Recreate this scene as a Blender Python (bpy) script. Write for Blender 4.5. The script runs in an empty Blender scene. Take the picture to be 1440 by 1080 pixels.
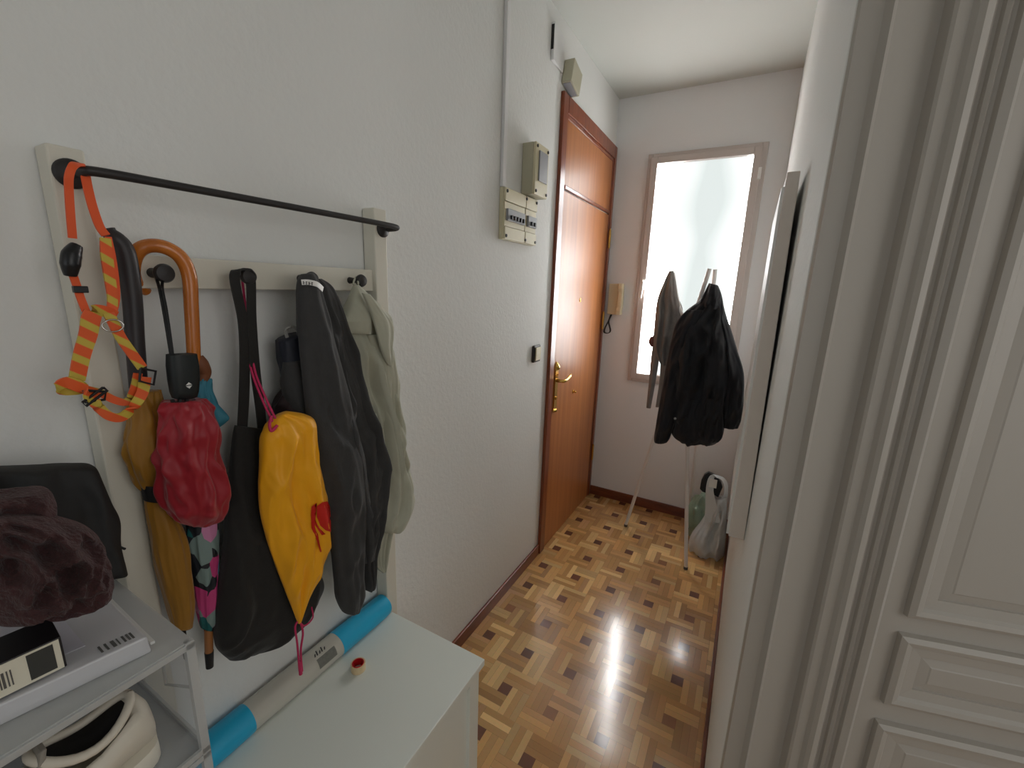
import bpy, bmesh, math, random
from mathutils import Vector, Matrix, noise as mnoise
random.seed(7)
S = bpy.context.scene
COL = S.collection
PI = math.pi

# ------------------------------------------------------------ camera
F_PX = 604.4
YAW, PIT, ROL = -0.49709, 0.22132, -0.03472
EYE = Vector((0, 0, 1.5))
fw = Vector((math.sin(YAW)*math.cos(PIT), math.cos(YAW)*math.cos(PIT), -math.sin(PIT)))
rt = Vector((math.cos(YAW), -math.sin(YAW), 0))
dn = fw.cross(rt)
RT = rt*math.cos(ROL) + dn*math.sin(ROL)
DN = -rt*math.sin(ROL) + dn*math.cos(ROL)
cd = bpy.data.cameras.new('camera')
cam = bpy.data.objects.new('camera', cd); COL.objects.link(cam)
mw = Matrix.Identity(4)
for i in range(3):
    mw[i][0] = RT[i]; mw[i][1] = -DN[i]; mw[i][2] = -fw[i]; mw[i][3] = EYE[i]
cam.matrix_world = mw
cd.sensor_fit = 'HORIZONTAL'; cd.sensor_width = 36; cd.lens = 36*F_PX/1440
cd.clip_start = 0.01
S.camera = cam

# ------------------------------------------------------------ world, lights, exposure
S.view_settings.view_transform = 'Standard'; S.view_settings.look = 'None'
S.view_settings.gamma = 1.0; S.view_settings.use_curve_mapping = False
S.view_settings.exposure = 0.0
w = bpy.data.worlds.new('world'); S.world = w; w.use_nodes = True
w.node_tree.nodes['Background'].inputs[0].default_value = (0.85, 0.92, 1.0, 1)
w.node_tree.nodes['Background'].inputs[1].default_value = 1.0

def area(name, loc, direction, sx, sy, power, col=(1, 1, 1), spread=PI):
    l = bpy.data.lights.new(name, 'AREA'); l.shape = 'RECTANGLE'; l.size = sx; l.size_y = sy
    l.energy = power; l.color = col; l.spread = spread
    o = bpy.data.objects.new(name, l); COL.objects.link(o)
    o.location = loc; o.rotation_euler = Vector(direction).to_track_quat('-Z', 'Y').to_euler()
    return o
PANE_STRENGTH = 36.0
area('fill_behind_camera', (0.2, -2.5, 1.7), (-0.1, 1, -0.05), 1.5, 1.4, 2.5, (0.98, 0.99, 1.0))  # added weak fill from behind the camera, no known window there
area('fill_east_side', (1.74, -0.10, 1.75), (-1, 0.0, 0.03), 1.2, 1.4, 9.5, (1.0, 0.985, 0.975))  # added side fill to brighten the left wall, made-up source at the east wall

def ray(px, py):
    return RT*((px-720)/F_PX) + DN*((py-540)/F_PX) + fw
def at(px, py, ax, val):
    """the point of a plane of the place (x, y or z = val) seen at a spot of the photograph"""
    d = ray(px, py); return EYE + d*((val-EYE[ax])/d[ax])

# ------------------------------------------------------------ materials
def lin(c):
    return tuple((v/12.92 if v <= .04045 else ((v+.055)/1.055)**2.4) for v in c)
def mat(name, rgb, rough=.6, metal=0, bump=0, bscale=60, var=0, vscale=8, sheen=0, alpha=1, trans=0, emit=0, ior=1.45, bdist=.002, coat=0, spec=.5):
    m = bpy.data.materials.new(name); m.use_nodes = True; nt = m.node_tree; p = nt.nodes['Principled BSDF']
    c = lin([v/255 for v in rgb])
    p.inputs['Base Color'].default_value = (*c, 1); p.inputs['Roughness'].default_value = rough
    p.inputs['Metallic'].default_value = metal; p.inputs['Alpha'].default_value = alpha
    p.inputs['Transmission Weight'].default_value = trans; p.inputs['IOR'].default_value = ior
    p.inputs['Sheen Weight'].default_value = sheen; p.inputs['Coat Weight'].default_value = coat
    p.inputs['Specular IOR Level'].default_value = spec
    tc = nt.nodes.new('ShaderNodeTexCoord')
    if emit:
        p.inputs['Emission Color'].default_value = (*c, 1); p.inputs['Emission Strength'].default_value = emit
    if var:
        n = nt.nodes.new('ShaderNodeTexNoise'); n.inputs['Scale'].default_value = vscale; n.inputs['Detail'].default_value = 5
        nt.links.new(tc.outputs['Object'], n.inputs['Vector'])
        mx = nt.nodes.new('ShaderNodeMix'); mx.data_type = 'RGBA'
        mx.inputs['A'].default_value = (*[max(0, v*(1-var)) for v in c], 1); mx.inputs['B'].default_value = (*[min(1, v*(1+var)) for v in c], 1)
        nt.links.new(n.outputs['Fac'], mx.inputs['Factor']); nt.links.new(mx.outputs['Result'], p.inputs['Base Color'])
    if bump:
        n = nt.nodes.new('ShaderNodeTexNoise'); n.inputs['Scale'].default_value = bscale; n.inputs['Detail'].default_value = 3
        nt.links.new(tc.outputs['Object'], n.inputs['Vector'])
        b = nt.nodes.new('ShaderNodeBump'); b.inputs['Strength'].default_value = bump; b.inputs['Distance'].default_value = bdist
        nt.links.new(n.outputs['Fac'], b.inputs['Height']); nt.links.new(b.outputs['Normal'], p.inputs['Normal'])
    return m
def wood(name, c1, c2, rough=.3, stretch=(60, 60, 3), scale=1, coat=.3):
    m = bpy.data.materials.new(name); m.use_nodes = True; nt = m.node_tree; p = nt.nodes['Principled BSDF']
    tc = nt.nodes.new('ShaderNodeTexCoord'); mp = nt.nodes.new('ShaderNodeMapping'); mp.inputs['Scale'].default_value = stretch
    n = nt.nodes.new('ShaderNodeTexNoise'); n.inputs['Scale'].default_value = scale; n.inputs['Detail'].default_value = 6; n.inputs['Distortion'].default_value = .4
    mx = nt.nodes.new('ShaderNodeMix'); mx.data_type = 'RGBA'
    rp = nt.nodes.new('ShaderNodeMapRange'); rp.inputs['From Min'].default_value = .3; rp.inputs['From Max'].default_value = .7
    mx.inputs['A'].default_value = (*lin([v/255 for v in c1]), 1); mx.inputs['B'].default_value = (*lin([v/255 for v in c2]), 1)
    nt.links.new(tc.outputs['Object'], mp.inputs['Vector']); nt.links.new(mp.outputs['Vector'], n.inputs['Vector'])
    nt.links.new(n.outputs['Fac'], rp.inputs['Value']); nt.links.new(rp.outputs['Result'], mx.inputs['Factor'])
    nt.links.new(mx.outputs['Result'], p.inputs['Base Color'])
    p.inputs['Roughness'].default_value = rough; p.inputs['Coat Weight'].default_value = coat; p.inputs['Coat Roughness'].default_value = .25
    return m

M = {}
M['wall'] = mat('stippled wall paint', (228, 229, 226), .75, bump=.34, bscale=75, bdist=.0035, var=.02, vscale=3)
M['wall_far'] = mat('smooth wall paint', (232, 232, 232), .7, bump=.15, bscale=40, var=.02, vscale=3)
M['ceiling'] = mat('ceiling paint', (206, 208, 202), .8)
M['gloss_white'] = mat('old gloss paint', (174, 168, 159), .42, bump=.12, bscale=30)
M['gloss_edge'] = mat('worn casing paint', (190, 190, 180), .45, bump=.15, bscale=25)
M['rack_white'] = mat('rack lacquer', (218, 214, 200), .45)
M['cab_white'] = mat('cabinet lacquer', (226, 230, 222), .35)
M['black_metal'] = mat('black metal', (52, 50, 50), .45, metal=.3)
M['base_wood'] = wood('baseboard wood', (96, 42, 22), (128, 64, 34), .35, (6, 6, 40))
M['casing_wood'] = wood('door casing wood', (112, 48, 24), (150, 76, 38), .28, (50, 50, 3))
M['leaf_wood'] = wood('door leaf veneer', (166, 100, 52), (188, 120, 66), .42, (30, 30, 1.2), 1, .1)
M['brass'] = mat('brass', (214, 176, 96), .25, metal=1)
M['beige_plastic'] = mat('aged beige plastic', (214, 206, 174), .45)
M['olive_plastic'] = mat('grey olive plastic', (188, 184, 160), .5)
M['dark'] = mat('dark gap', (28, 26, 26), .6)
M['grey_plastic'] = mat('grey plastic', (150, 152, 156), .35)
M['white_plastic'] = mat('white plastic', (232, 232, 228), .35)
M['black_plastic'] = mat('black plastic', (24, 24, 26), .35)
M['frame_alu'] = mat('window frame paint', (196, 186, 180), .45)
M['stand_white'] = mat('stand lacquer', (226, 222, 218), .4)

def link(name, me, m, parent=None, smooth=False):
    o = bpy.data.objects.new(name, me); COL.objects.link(o)
    if m: me.materials.append(m)
    if parent: o.parent = parent
    if smooth:
        for p in me.polygons: p.use_smooth = True
    return o
def mesh(name, vs, fs, m, parent=None, smooth=False):
    off = parent_loc(parent) if parent else Vector((0, 0, 0))
    me = bpy.data.meshes.new(name); me.from_pydata([tuple(Vector(v)-off) for v in vs], [], fs); me.update()
    bm = bmesh.new(); bm.from_mesh(me); bmesh.ops.recalc_face_normals(bm, faces=bm.faces); bm.to_mesh(me); bm.free()
    return link(name, me, m, parent, smooth)
def parent_loc(p):
    v = Vector(p.location)
    q = p.parent
    while q: v = v + Vector(q.location); q = q.parent
    return v
class MB:
    """collects shapes in world coordinates into ONE mesh"""
    def __init__(s): s.v = []; s.f = []
    def add(s, vs, fs):
        n = len(s.v); s.v += [Vector(v) for v in vs]; s.f += [tuple(i+n for i in f) for f in fs]; return s
    def box(s, x0, x1, y0, y1, z0, z1):
        return s.add([(x, y, z) for x in (x0, x1) for y in (y0, y1) for z in (z0, z1)],
                     [(0, 1, 3, 2), (4, 6, 7, 5), (0, 4, 5, 1), (2, 3, 7, 6), (0, 2, 6, 4), (1, 5, 7, 3)])
    def hexa(s, a, b):
        """two quads a (4 points) and b (4 points) joined"""
        return s.add(list(a)+list(b), [(0, 1, 2, 3), (4, 7, 6, 5), (0, 4, 5, 1), (1, 5, 6, 2), (2, 6, 7, 3), (3, 7, 4, 0)])
    def tube(s, pts, r, n=12, sub=6, smooth=True, cap=True):
        pts = [Vector(p) for p in pts]; rs = r if isinstance(r, (list, tuple)) else [r]*len(pts)
        if smooth and len(pts) > 2: pts, rs = crom(pts, rs, sub)
        up = None; rings = []
        for i, p in enumerate(pts):
            t = (pts[min(i+1, len(pts)-1)] - pts[max(i-1, 0)]).normalized()
            if up is None: up = t.orthogonal().normalized()
            up = (up - t*up.dot(t)).normalized(); sd = t.cross(up)
            rings.append([p + (up*math.cos(2*PI*k/n) + sd*math.sin(2*PI*k/n))*rs[i] for k in range(n)])
        return s.rings(rings, cap)
    def rings(s, rings, cap=True):
        n = len(rings[0]); vs = [v for r in rings for v in r]; fs = []
        for i in range(len(rings)-1):
            for k in range(n):
                a = i*n+k; b = i*n+(k+1) % n; fs.append((a, b, b+n, a+n))
        if cap:
            for ring, base, rev in ((rings[0], 0, True), (rings[-1], (len(rings)-1)*n, False)):
                c = sum((Vector(v) for v in ring), Vector())/n; vs.append(c); ci = len(vs)-1
                for k in range(n):
                    q = (base+k, base+(k+1) % n, ci); fs.append(q[::-1] if rev else q)
        return s.add(vs, fs)
    def ribbon(s, pts, width, wdir, th=.0015, sub=6, smooth=True):
        """flat strap along a path; wdir a vector or one per point"""
        pts = [Vector(p) for p in pts]; ws = width if isinstance(width, (list, tuple)) else [width]*len(pts)
        wd = wdir if isinstance(wdir, list) else [wdir]*len(pts)
        wd = [Vector(v) for v in wd]
        if smooth and len(pts) > 2:
            p2, ws = crom(pts, ws, sub); wd, _ = crom(wd, [0]*len(wd), sub); pts = p2
        rings = []
        for i, p in enumerate(pts):
            t = (pts[min(i+1, len(pts)-1)] - pts[max(i-1, 0)]).normalized()
            d = wd[i] - t*wd[i].dot(t)
            d = d.normalized() if d.length > 1e-6 else t.orthogonal().normalized()
            nn = t.cross(d); h = ws[i]/2
            rings.append([p+d*h+nn*th, p-d*h+nn*th, p-d*h-nn*th, p+d*h-nn*th])
        return s.rings(rings)
    def disc(s, c, axis, r, th, n=28, r2=None):
        c = Vector(c); a = Vector(axis).normalized()
        return s.tube([c, c+a*th], [r, r2 if r2 is not None else r], n=n, smooth=False)
    def lathe(s, c, axis, prof, n=28):
        """prof: (distance along the axis, radius)"""
        c = Vector(c); a = Vector(axis).normalized(); u = a.orthogonal().normalized(); v = a.cross(u)
        return s.rings([[c + a*h + (u*math.cos(2*PI*k/n)+v*math.sin(2*PI*k/n))*max(r, 1e-5) for k in range(n)] for h, r in prof])
    def sphere(s, c, r, n=16):
        return s.lathe(c, (0, 0, 1), [(-r*math.cos(PI*i/n), r*math.sin(PI*i/n)) for i in range(n+1)], n*2)
    def build(s, name, m, parent=None, bevel=0, smooth=False, auto=True):
        o = mesh(name, s.v, s.f, m, parent, smooth)
        if bevel:
            b = o.modifiers.new('bevel', 'BEVEL'); b.width = bevel; b.segments = 2; b.limit_method = 'ANGLE'; b.angle_limit = .6
        if smooth and auto:
            es = o.modifiers.new('edges', 'EDGE_SPLIT'); es.split_angle = math.radians(50)
        return o
def crom(pts, rs, sub):
    out, ro = [], []
    n = len(pts)
    for i in range(n-1):
        p0 = pts[max(i-1, 0)]; p1 = pts[i]; p2 = pts[i+1]; p3 = pts[min(i+2, n-1)]
        for k in range(sub):
            t = k/sub
            out.append(.5*((2*p1)+(p2-p0)*t+(2*p0-5*p1+4*p2-p3)*t*t+(3*p1-p0-3*p2+p3)*t*t*t))
            ro.append(rs[i]*(1-t)+rs[i+1]*t)
    out.append(pts[-1]); ro.append(rs[-1])
    return out, ro
def box(name, x0, x1, y0, y1, z0, z1, m, parent=None, bevel=0):
    return MB().box(x0, x1, y0, y1, z0, z1).build(name, m, parent, bevel)
def thing(name, label, cat, loc=(0, 0, 0), group=None):
    o = bpy.data.objects.new(name, None); COL.objects.link(o); o.location = loc
    o.empty_display_size = .05
    o['label'] = label; o['category'] = cat
    if group: o['group'] = group
    return o
def tag(o, label, cat, group=None):
    o['label'] = label; o['category'] = cat
    if group: o['group'] = group
    return o
def struct(o, label=None, cat=None):
    o['kind'] = 'structure'
    if label: o['label'] = label
    if cat: o['category'] = cat
    return o

def loft(name, rows, m, parent=None, ax=0, val=0., n=80, sub=10, amp=.1, k=5, drift=1.5, sq=.75, seed=1, cap=True, side=1, noise=.0, wr=.45, wf=(26, 7)):
    """cloth body: rows = (left px, left py, right px, right py, half depth[, offset]) on the plane where it hangs"""
    rnd = random.Random(seed); ph = [rnd.uniform(0, 6.28) for _ in range(6)]
    L = [at(r[0], r[1], ax, val) for r in rows]; R_ = [at(r[2], r[3], ax, val) for r in rows]
    D = [r[4] for r in rows]; O = [(r[5] if len(r) > 5 else 0) for r in rows]
    Ls, Ds = crom(L, D, sub); Rs, Os = crom(R_, O, sub)
    nn = Vector((1, 0, 0)) if ax == 0 else Vector((0, -1, 0))
    nn = nn*side; rings = []
    N = len(Ls); zl_ = [0]
    for i in range(1, N): zl_.append(zl_[-1]+((Ls[i]+Rs[i])/2-(Ls[i-1]+Rs[i-1])/2).length)
    for i in range(N):
        v = i/(N-1); c = (Ls[i]+Rs[i])/2; h = (Rs[i]-Ls[i])/2; ring = []
        for j in range(n):
            t = 2*PI*j/n; ct, st = math.cos(t), math.sin(t)
            cx = math.copysign(abs(ct)**sq, ct); sx = math.copysign(abs(st)**sq, st)
            grow = min(1, .25+1.6*v)
            f = amp*grow*(math.sin(k*cx*1.6+ph[0]+drift*v) + .6*math.sin(k*2.3*cx+ph[1]-drift*1.7*v+ph[2]) + .35*math.sin(k*4.1*cx+ph[3]+3*v)*1.0)
            edge = max(0, 1-abs(cx))**.35
            wob = 1+noise*math.sin(9*v+ph[4]+ct*3)
            w1 = mnoise.noise(Vector((h.length*cx*wf[0]+zl_[i]*wf[1]*.35, zl_[i]*wf[1], seed*3.7+(0 if st >= 0 else 9))))
            w2 = mnoise.noise(Vector((h.length*cx*wf[0]*2.1-zl_[i]*wf[1]*.9, zl_[i]*wf[1]*2.2, seed*1.9+4+(0 if st >= 0 else 9))))
            f += wr*(1.2*(.35-abs(w1))*2+.5*(.3-abs(w2)))
            ring.append(c + h*cx*wob + nn*(Ds[i]*sx + Ds[i]*f*edge*(1 if st >= 0 else .4) + Os[i]))
        rings.append(ring)
    mb = MB().rings(rings, cap)
    return mb.build(name, m, parent, smooth=True, auto=False)

X = -0.9006      # left wall
XR = 0.064       # right wall
YF = 2.936       # far wall
YC = 0.765       # free end of the right wall
ZC = 2.665       # ceiling

# ------------------------------------------------------------ setting
def floor():
    P, s = .1902, .044
    vs, fs, cols = [], [], []
    base = [(206, 158, 98), (214, 166, 106), (200, 150, 92), (222, 180, 120), (188, 140, 88), (210, 162, 102), (202, 154, 98), (230, 190, 130), (196, 150, 102)]
    g = .00022
    def quad(x0, x1, y0, y1, c):
        if x1 < -.90 or y1 < -2.6 or y0 > YF or x0 > 1.8: return
        x0 = max(x0, -.9); x1 = min(x1, 1.8); y1 = min(y1, YF); y0 = max(y0, -2.6)
        if x1-x0 < .002 or y1-y0 < .002: return
        n = len(vs); vs.extend([(x0+g, y0+g, 0), (x1-g, y0+g, 0), (x1-g, y1-g, 0), (x0+g, y1-g, 0)]); fs.append((n, n+1, n+2, n+3)); cols.append(c)
    rnd = random.Random(3)
    def rc(base_c):
        k = rnd.uniform(.9, 1.1); return tuple(v*k for v in base_c)
    h = P/2; q = s/2
    for i in range(-6, 12):
        for j in range(-22, 12):
            cx = -.061+i*P; cy = 1.383+j*P*.998
            quad(cx-q, cx+q, cy-q, cy+q, rc((112, 72, 54)) if rnd.random() < .7 else rc((150, 104, 70)))
            rects = [(cx-h, cx+q, cy-h, cy-q, 0), (cx-h, cx-q, cy-q, cy+h, 1), (cx-q, cx+h, cy+q, cy+h, 0), (cx+q, cx+h, cy-h, cy+q, 1)]
            for (x0, x1, y0, y1, vert) in rects:
                main = rnd.choice(base)
                for t in range(3):
                    c = rc(main) if rnd.random() < .45 else rc(rnd.choice(base))
                    if vert: w_ = (x1-x0)/3; quad(x0+t*w_, x0+(t+1)*w_, y0, y1, c)
                    else: w_ = (y1-y0)/3; quad(x0, x1, y0+t*w_, y0+(t+1)*w_, c)
    n = len(vs)
    vs += [(-.9, -2.6, -.0006), (1.8, -2.6, -.0006), (1.8, YF, -.0006), (-.9, YF, -.0006)]; fs.append((n, n+1, n+2, n+3)); cols.append((70, 44, 28))
    n = len(vs)
    vs += [(-.9, -2.6, -.05), (1.8, -2.6, -.05), (1.8, YF, -.05), (-.9, YF, -.05)]; fs += [(n, n+3, n+2, n+1)]; cols.append((70, 44, 28))
    me = bpy.data.meshes.new('floor'); me.from_pydata(vs, [], fs)
    ca = me.color_attributes.new('plank', 'FLOAT_COLOR', 'CORNER')
    for p, c in zip(me.polygons, cols):
        cc = lin([v/255 for v in c])
        for li in p.loop_indices: ca.data[li].color = (*[min(1, v) for v in cc], 1)
    m = bpy.data.materials.new('parquet'); m.use_nodes = True; nt = m.node_tree; p = nt.nodes['Principled BSDF']
    a = nt.nodes.new('ShaderNodeAttribute'); a.attribute_name = 'plank'
    tc = nt.nodes.new('ShaderNodeTexCoord'); no = nt.nodes.new('ShaderNodeTexNoise'); no.inputs['Scale'].default_value = 90; no.inputs['Detail'].default_value = 4
    nt.links.new(tc.outputs['Object'], no.inputs['Vector'])
    mx = nt.nodes.new('ShaderNodeMix'); mx.data_type = 'RGBA'; mx.blend_type = 'MULTIPLY'; mx.inputs['Factor'].default_value = .18
    nt.links.new(a.outputs['Color'], mx.inputs['A']); nt.links.new(no.outputs['Color'], mx.inputs['B'])
    bc = nt.nodes.new('ShaderNodeBrightContrast'); bc.inputs['Bright'].default_value = .0
    nt.links.new(mx.outputs['Result'], p.inputs['Base Color'])
    n2 = nt.nodes.new('ShaderNodeTexNoise'); n2.inputs['Scale'].default_value = 5
    nt.links.new(tc.outputs['Object'], n2.inputs['Vector'])
    mr = nt.nodes.new('ShaderNodeMapRange'); mr.inputs['To Min'].default_value = .14; mr.inputs['To Max'].default_value = .3
    nt.links.new(n2.outputs['Fac'], mr.inputs['Value']); nt.links.new(mr.outputs['Result'], p.inputs['Roughness'])
    b = nt.nodes.new('ShaderNodeBump'); b.inputs['Strength'].default_value = .15; b.inputs['Distance'].default_value = .003
    nt.links.new(n2.outputs['Fac'], b.inputs['Height']); nt.links.new(b.outputs['Normal'], p.inputs['Normal'])
    p.inputs['Coat Weight'].default_value = .5; p.inputs['Coat Roughness'].default_value = .12
    struct(link('floor', me, m))
floor()
struct(box('wall_left', X-.12, X, -2.6, YF+.12, -.05, ZC, M['wall']))
struct(box('ceiling', X-.12, 1.9, -2.6, YF+.12, ZC, ZC+.1, M['ceiling']))
wx0, wx1, wz0, wz1 = -.683, -.040, .905, 2.322
struct(MB().box(X, wx0+.01, YF, YF+.12, -.05, ZC).box(wx1-.01, .26, YF, YF+.12, -.05, ZC).box(wx0+.01, wx1-.01, YF, YF+.12, -.05, wz0+.01).box(wx0+.01, wx1-.01, YF, YF+.12, wz1-.01, ZC).build('wall_far', M['wall_far']))
o = struct(box('wall_right', XR, .215, YC, YF, -.05, ZC, M['wall'], bevel=.006))
struct(MB().box(.215, 1.15, YC+.02, YC+.12, 2.2, ZC).box(1.05, 1.8, YC+.02, YC+.12, -.05, ZC).build('wall_near', M['wall']))
struct(box('wall_east', 1.8, 1.9, -2.6, YC+.12, -.05, ZC, M['wall']))
struct(MB().box(X, -.6, -2.72, -2.6, -.05, ZC).box(1.0, 1.9, -2.72, -2.6, -.05, ZC).box(-.6, 1.0, -2.72, -2.6, -.05, .9).box(-.6, 1.0, -2.72, -2.6, 2.45, ZC).build('wall_back', M['wall']))

# baseboards
struct(MB().box(X, X+.012, .86, 2.03, 0, .062).build('baseboard_left', M['base_wood'], bevel=.003))
struct(MB().box(X+.014, XR-.014, YF-.012, YF, 0, .068).build('baseboard_far', M['base_wood'], bevel=.003))
struct(MB().box(XR-.012, XR, YC+.01, YF-.014, 0, .05).build('baseboard_right', M['base_wood'], bevel=.003))

# ---- window in the far wall
def window():
    r = thing('window_1', 'tall narrow frosted window with light frame in the far wall', 'window', (wx0, YF, wz0)); r['kind'] = 'structure'
    a, b, c, d = -.622, -.106, .965, 2.262
    fr = MB()
    y0, y1 = YF-.022, YF-.0005
    fr.box(wx0, wx0+.03, y0, y1, wz0, wz1).box(wx1-.03, wx1, y0, y1, wz0, wz1).box(wx0+.03, wx1-.03, y0, y1, wz0, wz0+.028).box(wx0+.03, wx1-.03, y0, y1, wz1-.028, wz1)
    fr.build('window_frame', M['frame_alu'], r, bevel=.003)
    sa = MB(); y0 = YF-.034
    y1 = YF+.04
    sa.box(wx0+.02, a, y0, y1, wz0+.02, wz1-.02).box(b, wx1-.026, y0, y1, wz0+.02, wz1-.02).box(a, b, y0, y1, wz0+.02, c).box(a, b, y0, y1, d, wz1-.02)
    sa.build('sash', M['frame_alu'], r, bevel=.003)
    m = bpy.data.materials.new('frosted pane in daylight'); m.use_nodes = True; nt = m.node_tree; p = nt.nodes['Principled BSDF']
    tc = nt.nodes.new('ShaderNodeTexCoord'); mp = nt.nodes.new('ShaderNodeMapping'); mp.inputs['Scale'].default_value = (1.6, 1, 1.1)
    no = nt.nodes.new('ShaderNodeTexNoise'); no.inputs['Scale'].default_value = 1.3; no.inputs['Detail'].default_value = 1.5
    cr = nt.nodes.new('ShaderNodeValToRGB'); cr.color_ramp.elements[0].position = .48; cr.color_ramp.elements[0].color = (.0202, .0220, .0216, 1)
    cr.color_ramp.elements[1].position = 1.0; cr.color_ramp.elements[1].color = (1, 1, 1, 1)
    nt.links.new(tc.outputs['Object'], mp.inputs['Vector']); nt.links.new(mp.outputs['Vector'], no.inputs['Vector'])
    em = cr.color_ramp.elements.new(.76); em.color = (.030, .0312, .0308, 1)
    sp = nt.nodes.new('ShaderNodeSeparateXYZ'); nt.links.new(tc.outputs['Object'], sp.inputs[0])
    def mth(op, x, y):
        q = nt.nodes.new('ShaderNodeMath'); q.operation = op
        for i, v in enumerate((x, y)):
            if v is None: continue
            if isinstance(v, (int, float)): q.inputs[i].default_value = v
            else: nt.links.new(v, q.inputs[i])
        return q.outputs[0]
    side = mth('MULTIPLY', mth('ABSOLUTE', mth('SUBTRACT', sp.outputs[0], .36), None), 2.3)
    fac = mth('ADD', side, mth('MULTIPLY', no.outputs['Fac'], .75))
    nt.links.new(fac, cr.inputs['Fac']); nt.links.new(cr.outputs['Color'], p.inputs['Emission Color'])
    p.inputs['Emission Strength'].default_value = PANE_STRENGTH; p.inputs['Base Color'].default_value = (.12, .13, .13, 1); p.inputs['Roughness'].default_value = .4
    MB().box(a-.005, b+.005, YF, YF+.008, c-.005, d+.005).build('pane', m, r)
    h = MB(); hx = at(905, 400, 1, YF-.04)
    h.box(hx.x-.012, hx.x+.012, YF-.046, YF-.034, hx.z-.035, hx.z+.035)
    h.tube([(hx.x, YF-.044, hx.z+.02), (hx.x, YF-.075, hx.z+.02), (hx.x+.002, YF-.078, hx.z+.015), (hx.x-.004, YF-.078, hx.z-.085)], .0075, smooth=False)
    h.build('window_handle', M['white_plastic'], r, bevel=.002)
    hg = MB()
    for z in (2.16, 1.0): hg.box(wx1-.034, wx1-.018, YF-.044, YF-.03, z-.03, z+.03)
    hg.build('window_hinge', M['white_plastic'], r, bevel=.002)
window()

# ---- front door in the left wall
def front_door():
    r = thing('door_1', 'varnished wooden front door with brass handle in the left wall', 'door', (X, 2.03, 0)); r['kind'] = 'structure'
    y0, y1, zt = 2.035, 2.925, 2.386
    cw, cp = .060, .018
    c = MB().box(X, X+cp, y0, y0+cw, 0, zt).box(X, X+cp, y1-cw+.02, y1, 0, zt).box(X, X+cp, y0+cw, y1-cw+.02, zt-.075, zt)
    c.build('door_casing', M['casing_wood'], r, bevel=.004)
    i0, i1, it = y0+cw, y1-cw+.02, zt-.075
    MB().box(X, X+.012, i0, i0+.012, 0, it).box(X, X+.012, i1-.02, i1, 0, it).box(X, X+.012, i0+.012, i1-.02, it-.02, it).build('inner_stop', M['casing_wood'], r, bevel=.004)
    leaf = MB().box(X, X+.010, i0+.012, i1-.02, .004, 1.975).box(X, X+.010, i0+.012, i1-.02, 2.0, it-.02)
    leaf.build('door_leaf', M['leaf_wood'], r, bevel=.002)
    MB().box(X, X+.017, i0+.012, i1-.02, 1.982, 2.0).build('transom_bar', M['casing_wood'], r, bevel=.004)
    # handle set
    hp = at(783, 535, 0, X+.018)
    pl = MB(); yy, zz = hp.y, hp.z
    pl.lathe((X+.010, yy, zz+.055), (0, 0, 1), [(0, .004), (.004, .019), (.02, .021), (.035, .014), (.042, .008), (.05, .001)], 20)
    pl.box(X+.010, X+.018, yy-.019, yy+.019, zz-.165, zz+.06)
    pl.lathe((X+.010, yy, zz-.165), (0, 0, -1), [(0, .019), (.012, .018), (.02, .001)], 20)
    h = pl.build('handle_plate', M['brass'], r, bevel=.003)
    MB().tube([(X+.016, yy, zz), (X+.045, yy, zz), (X+.058, yy+.01, zz), (X+.060, yy+.045, zz+.003), (X+.058, yy+.085, zz+.012), (X+.054, yy+.115, zz+.02)], [.010, .009, .010, .009, .010, .006]).build('lever', M['brass'], h, smooth=True)
    MB().disc((X+.018, yy, zz-.10), (1, 0, 0), .009, .006).build('keyhole', M['brass'], h)
    q = at(816, 422, 0, X+.012); MB().lathe((X+.009, q.y, q.z), (1, 0, 0), [(0, .012), (.004, .012), (.006, .008), (.0065, .0005)], 20).build('peephole', M['brass'], r, smooth=True)
    q = at(808, 551, 0, X+.02); MB().lathe((X+.009, q.y, q.z), (1, 0, 0), [(0, .013), (.004, .013), (.006, .007), (.018, .008), (.022, .0005)], 20).build('knob', M['brass'], r, smooth=True)
    for pz in (1.83, 1.30, .35):
        MB().tube([(X+.024, i1-.006, pz-.055), (X+.024, i1-.006, pz+.055)], .008, smooth=False).tube([(X+.024, i1-.006, pz-.062), (X+.024, i1-.006, pz+.062)], .004, smooth=False).build('hinge', M['brass'], r)
front_door()

# ---- right door with casing and moulded panels
def moulding_profile(name, pts, z0, z1, m, parent=None):
    """pts: closed outline in the ground plane, extruded upward"""
    n = len(pts)
    mb = MB().rings([[Vector((x, y, z)) for x, y in pts] for z in (z0, z1)])
    return mb.build(name, m, parent)
prof = [(XR+.001, YC), (XR+.004, YC-.010), (.092, YC-.012), (.096, YC-.016), (.100, YC-.020), (.104, YC-.016), (.150, YC-.004), (.153, YC-.012), (.156, YC-.020),
        (.160, YC-.022), (.172, YC-.021), (.177, YC-.026), (.183, YC-.029), (.190, YC-.026), (.193, YC-.021), (.197, YC-.020), (.199, YC-.026), (.203, YC-.028), (.206, YC-.022),
        (.210, YC-.022), (.213, YC-.029), (.222, YC-.031), (.226, YC-.026), (.228, YC-.0), (.228, YC+.05), (.216, YC+.05), (.216, YC)]
tr = moulding_profile('trim_1', prof, 0, 2.24, M['gloss_white']); struct(tr, 'white grooved door casing along the end of the right wall', 'door casing')
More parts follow.
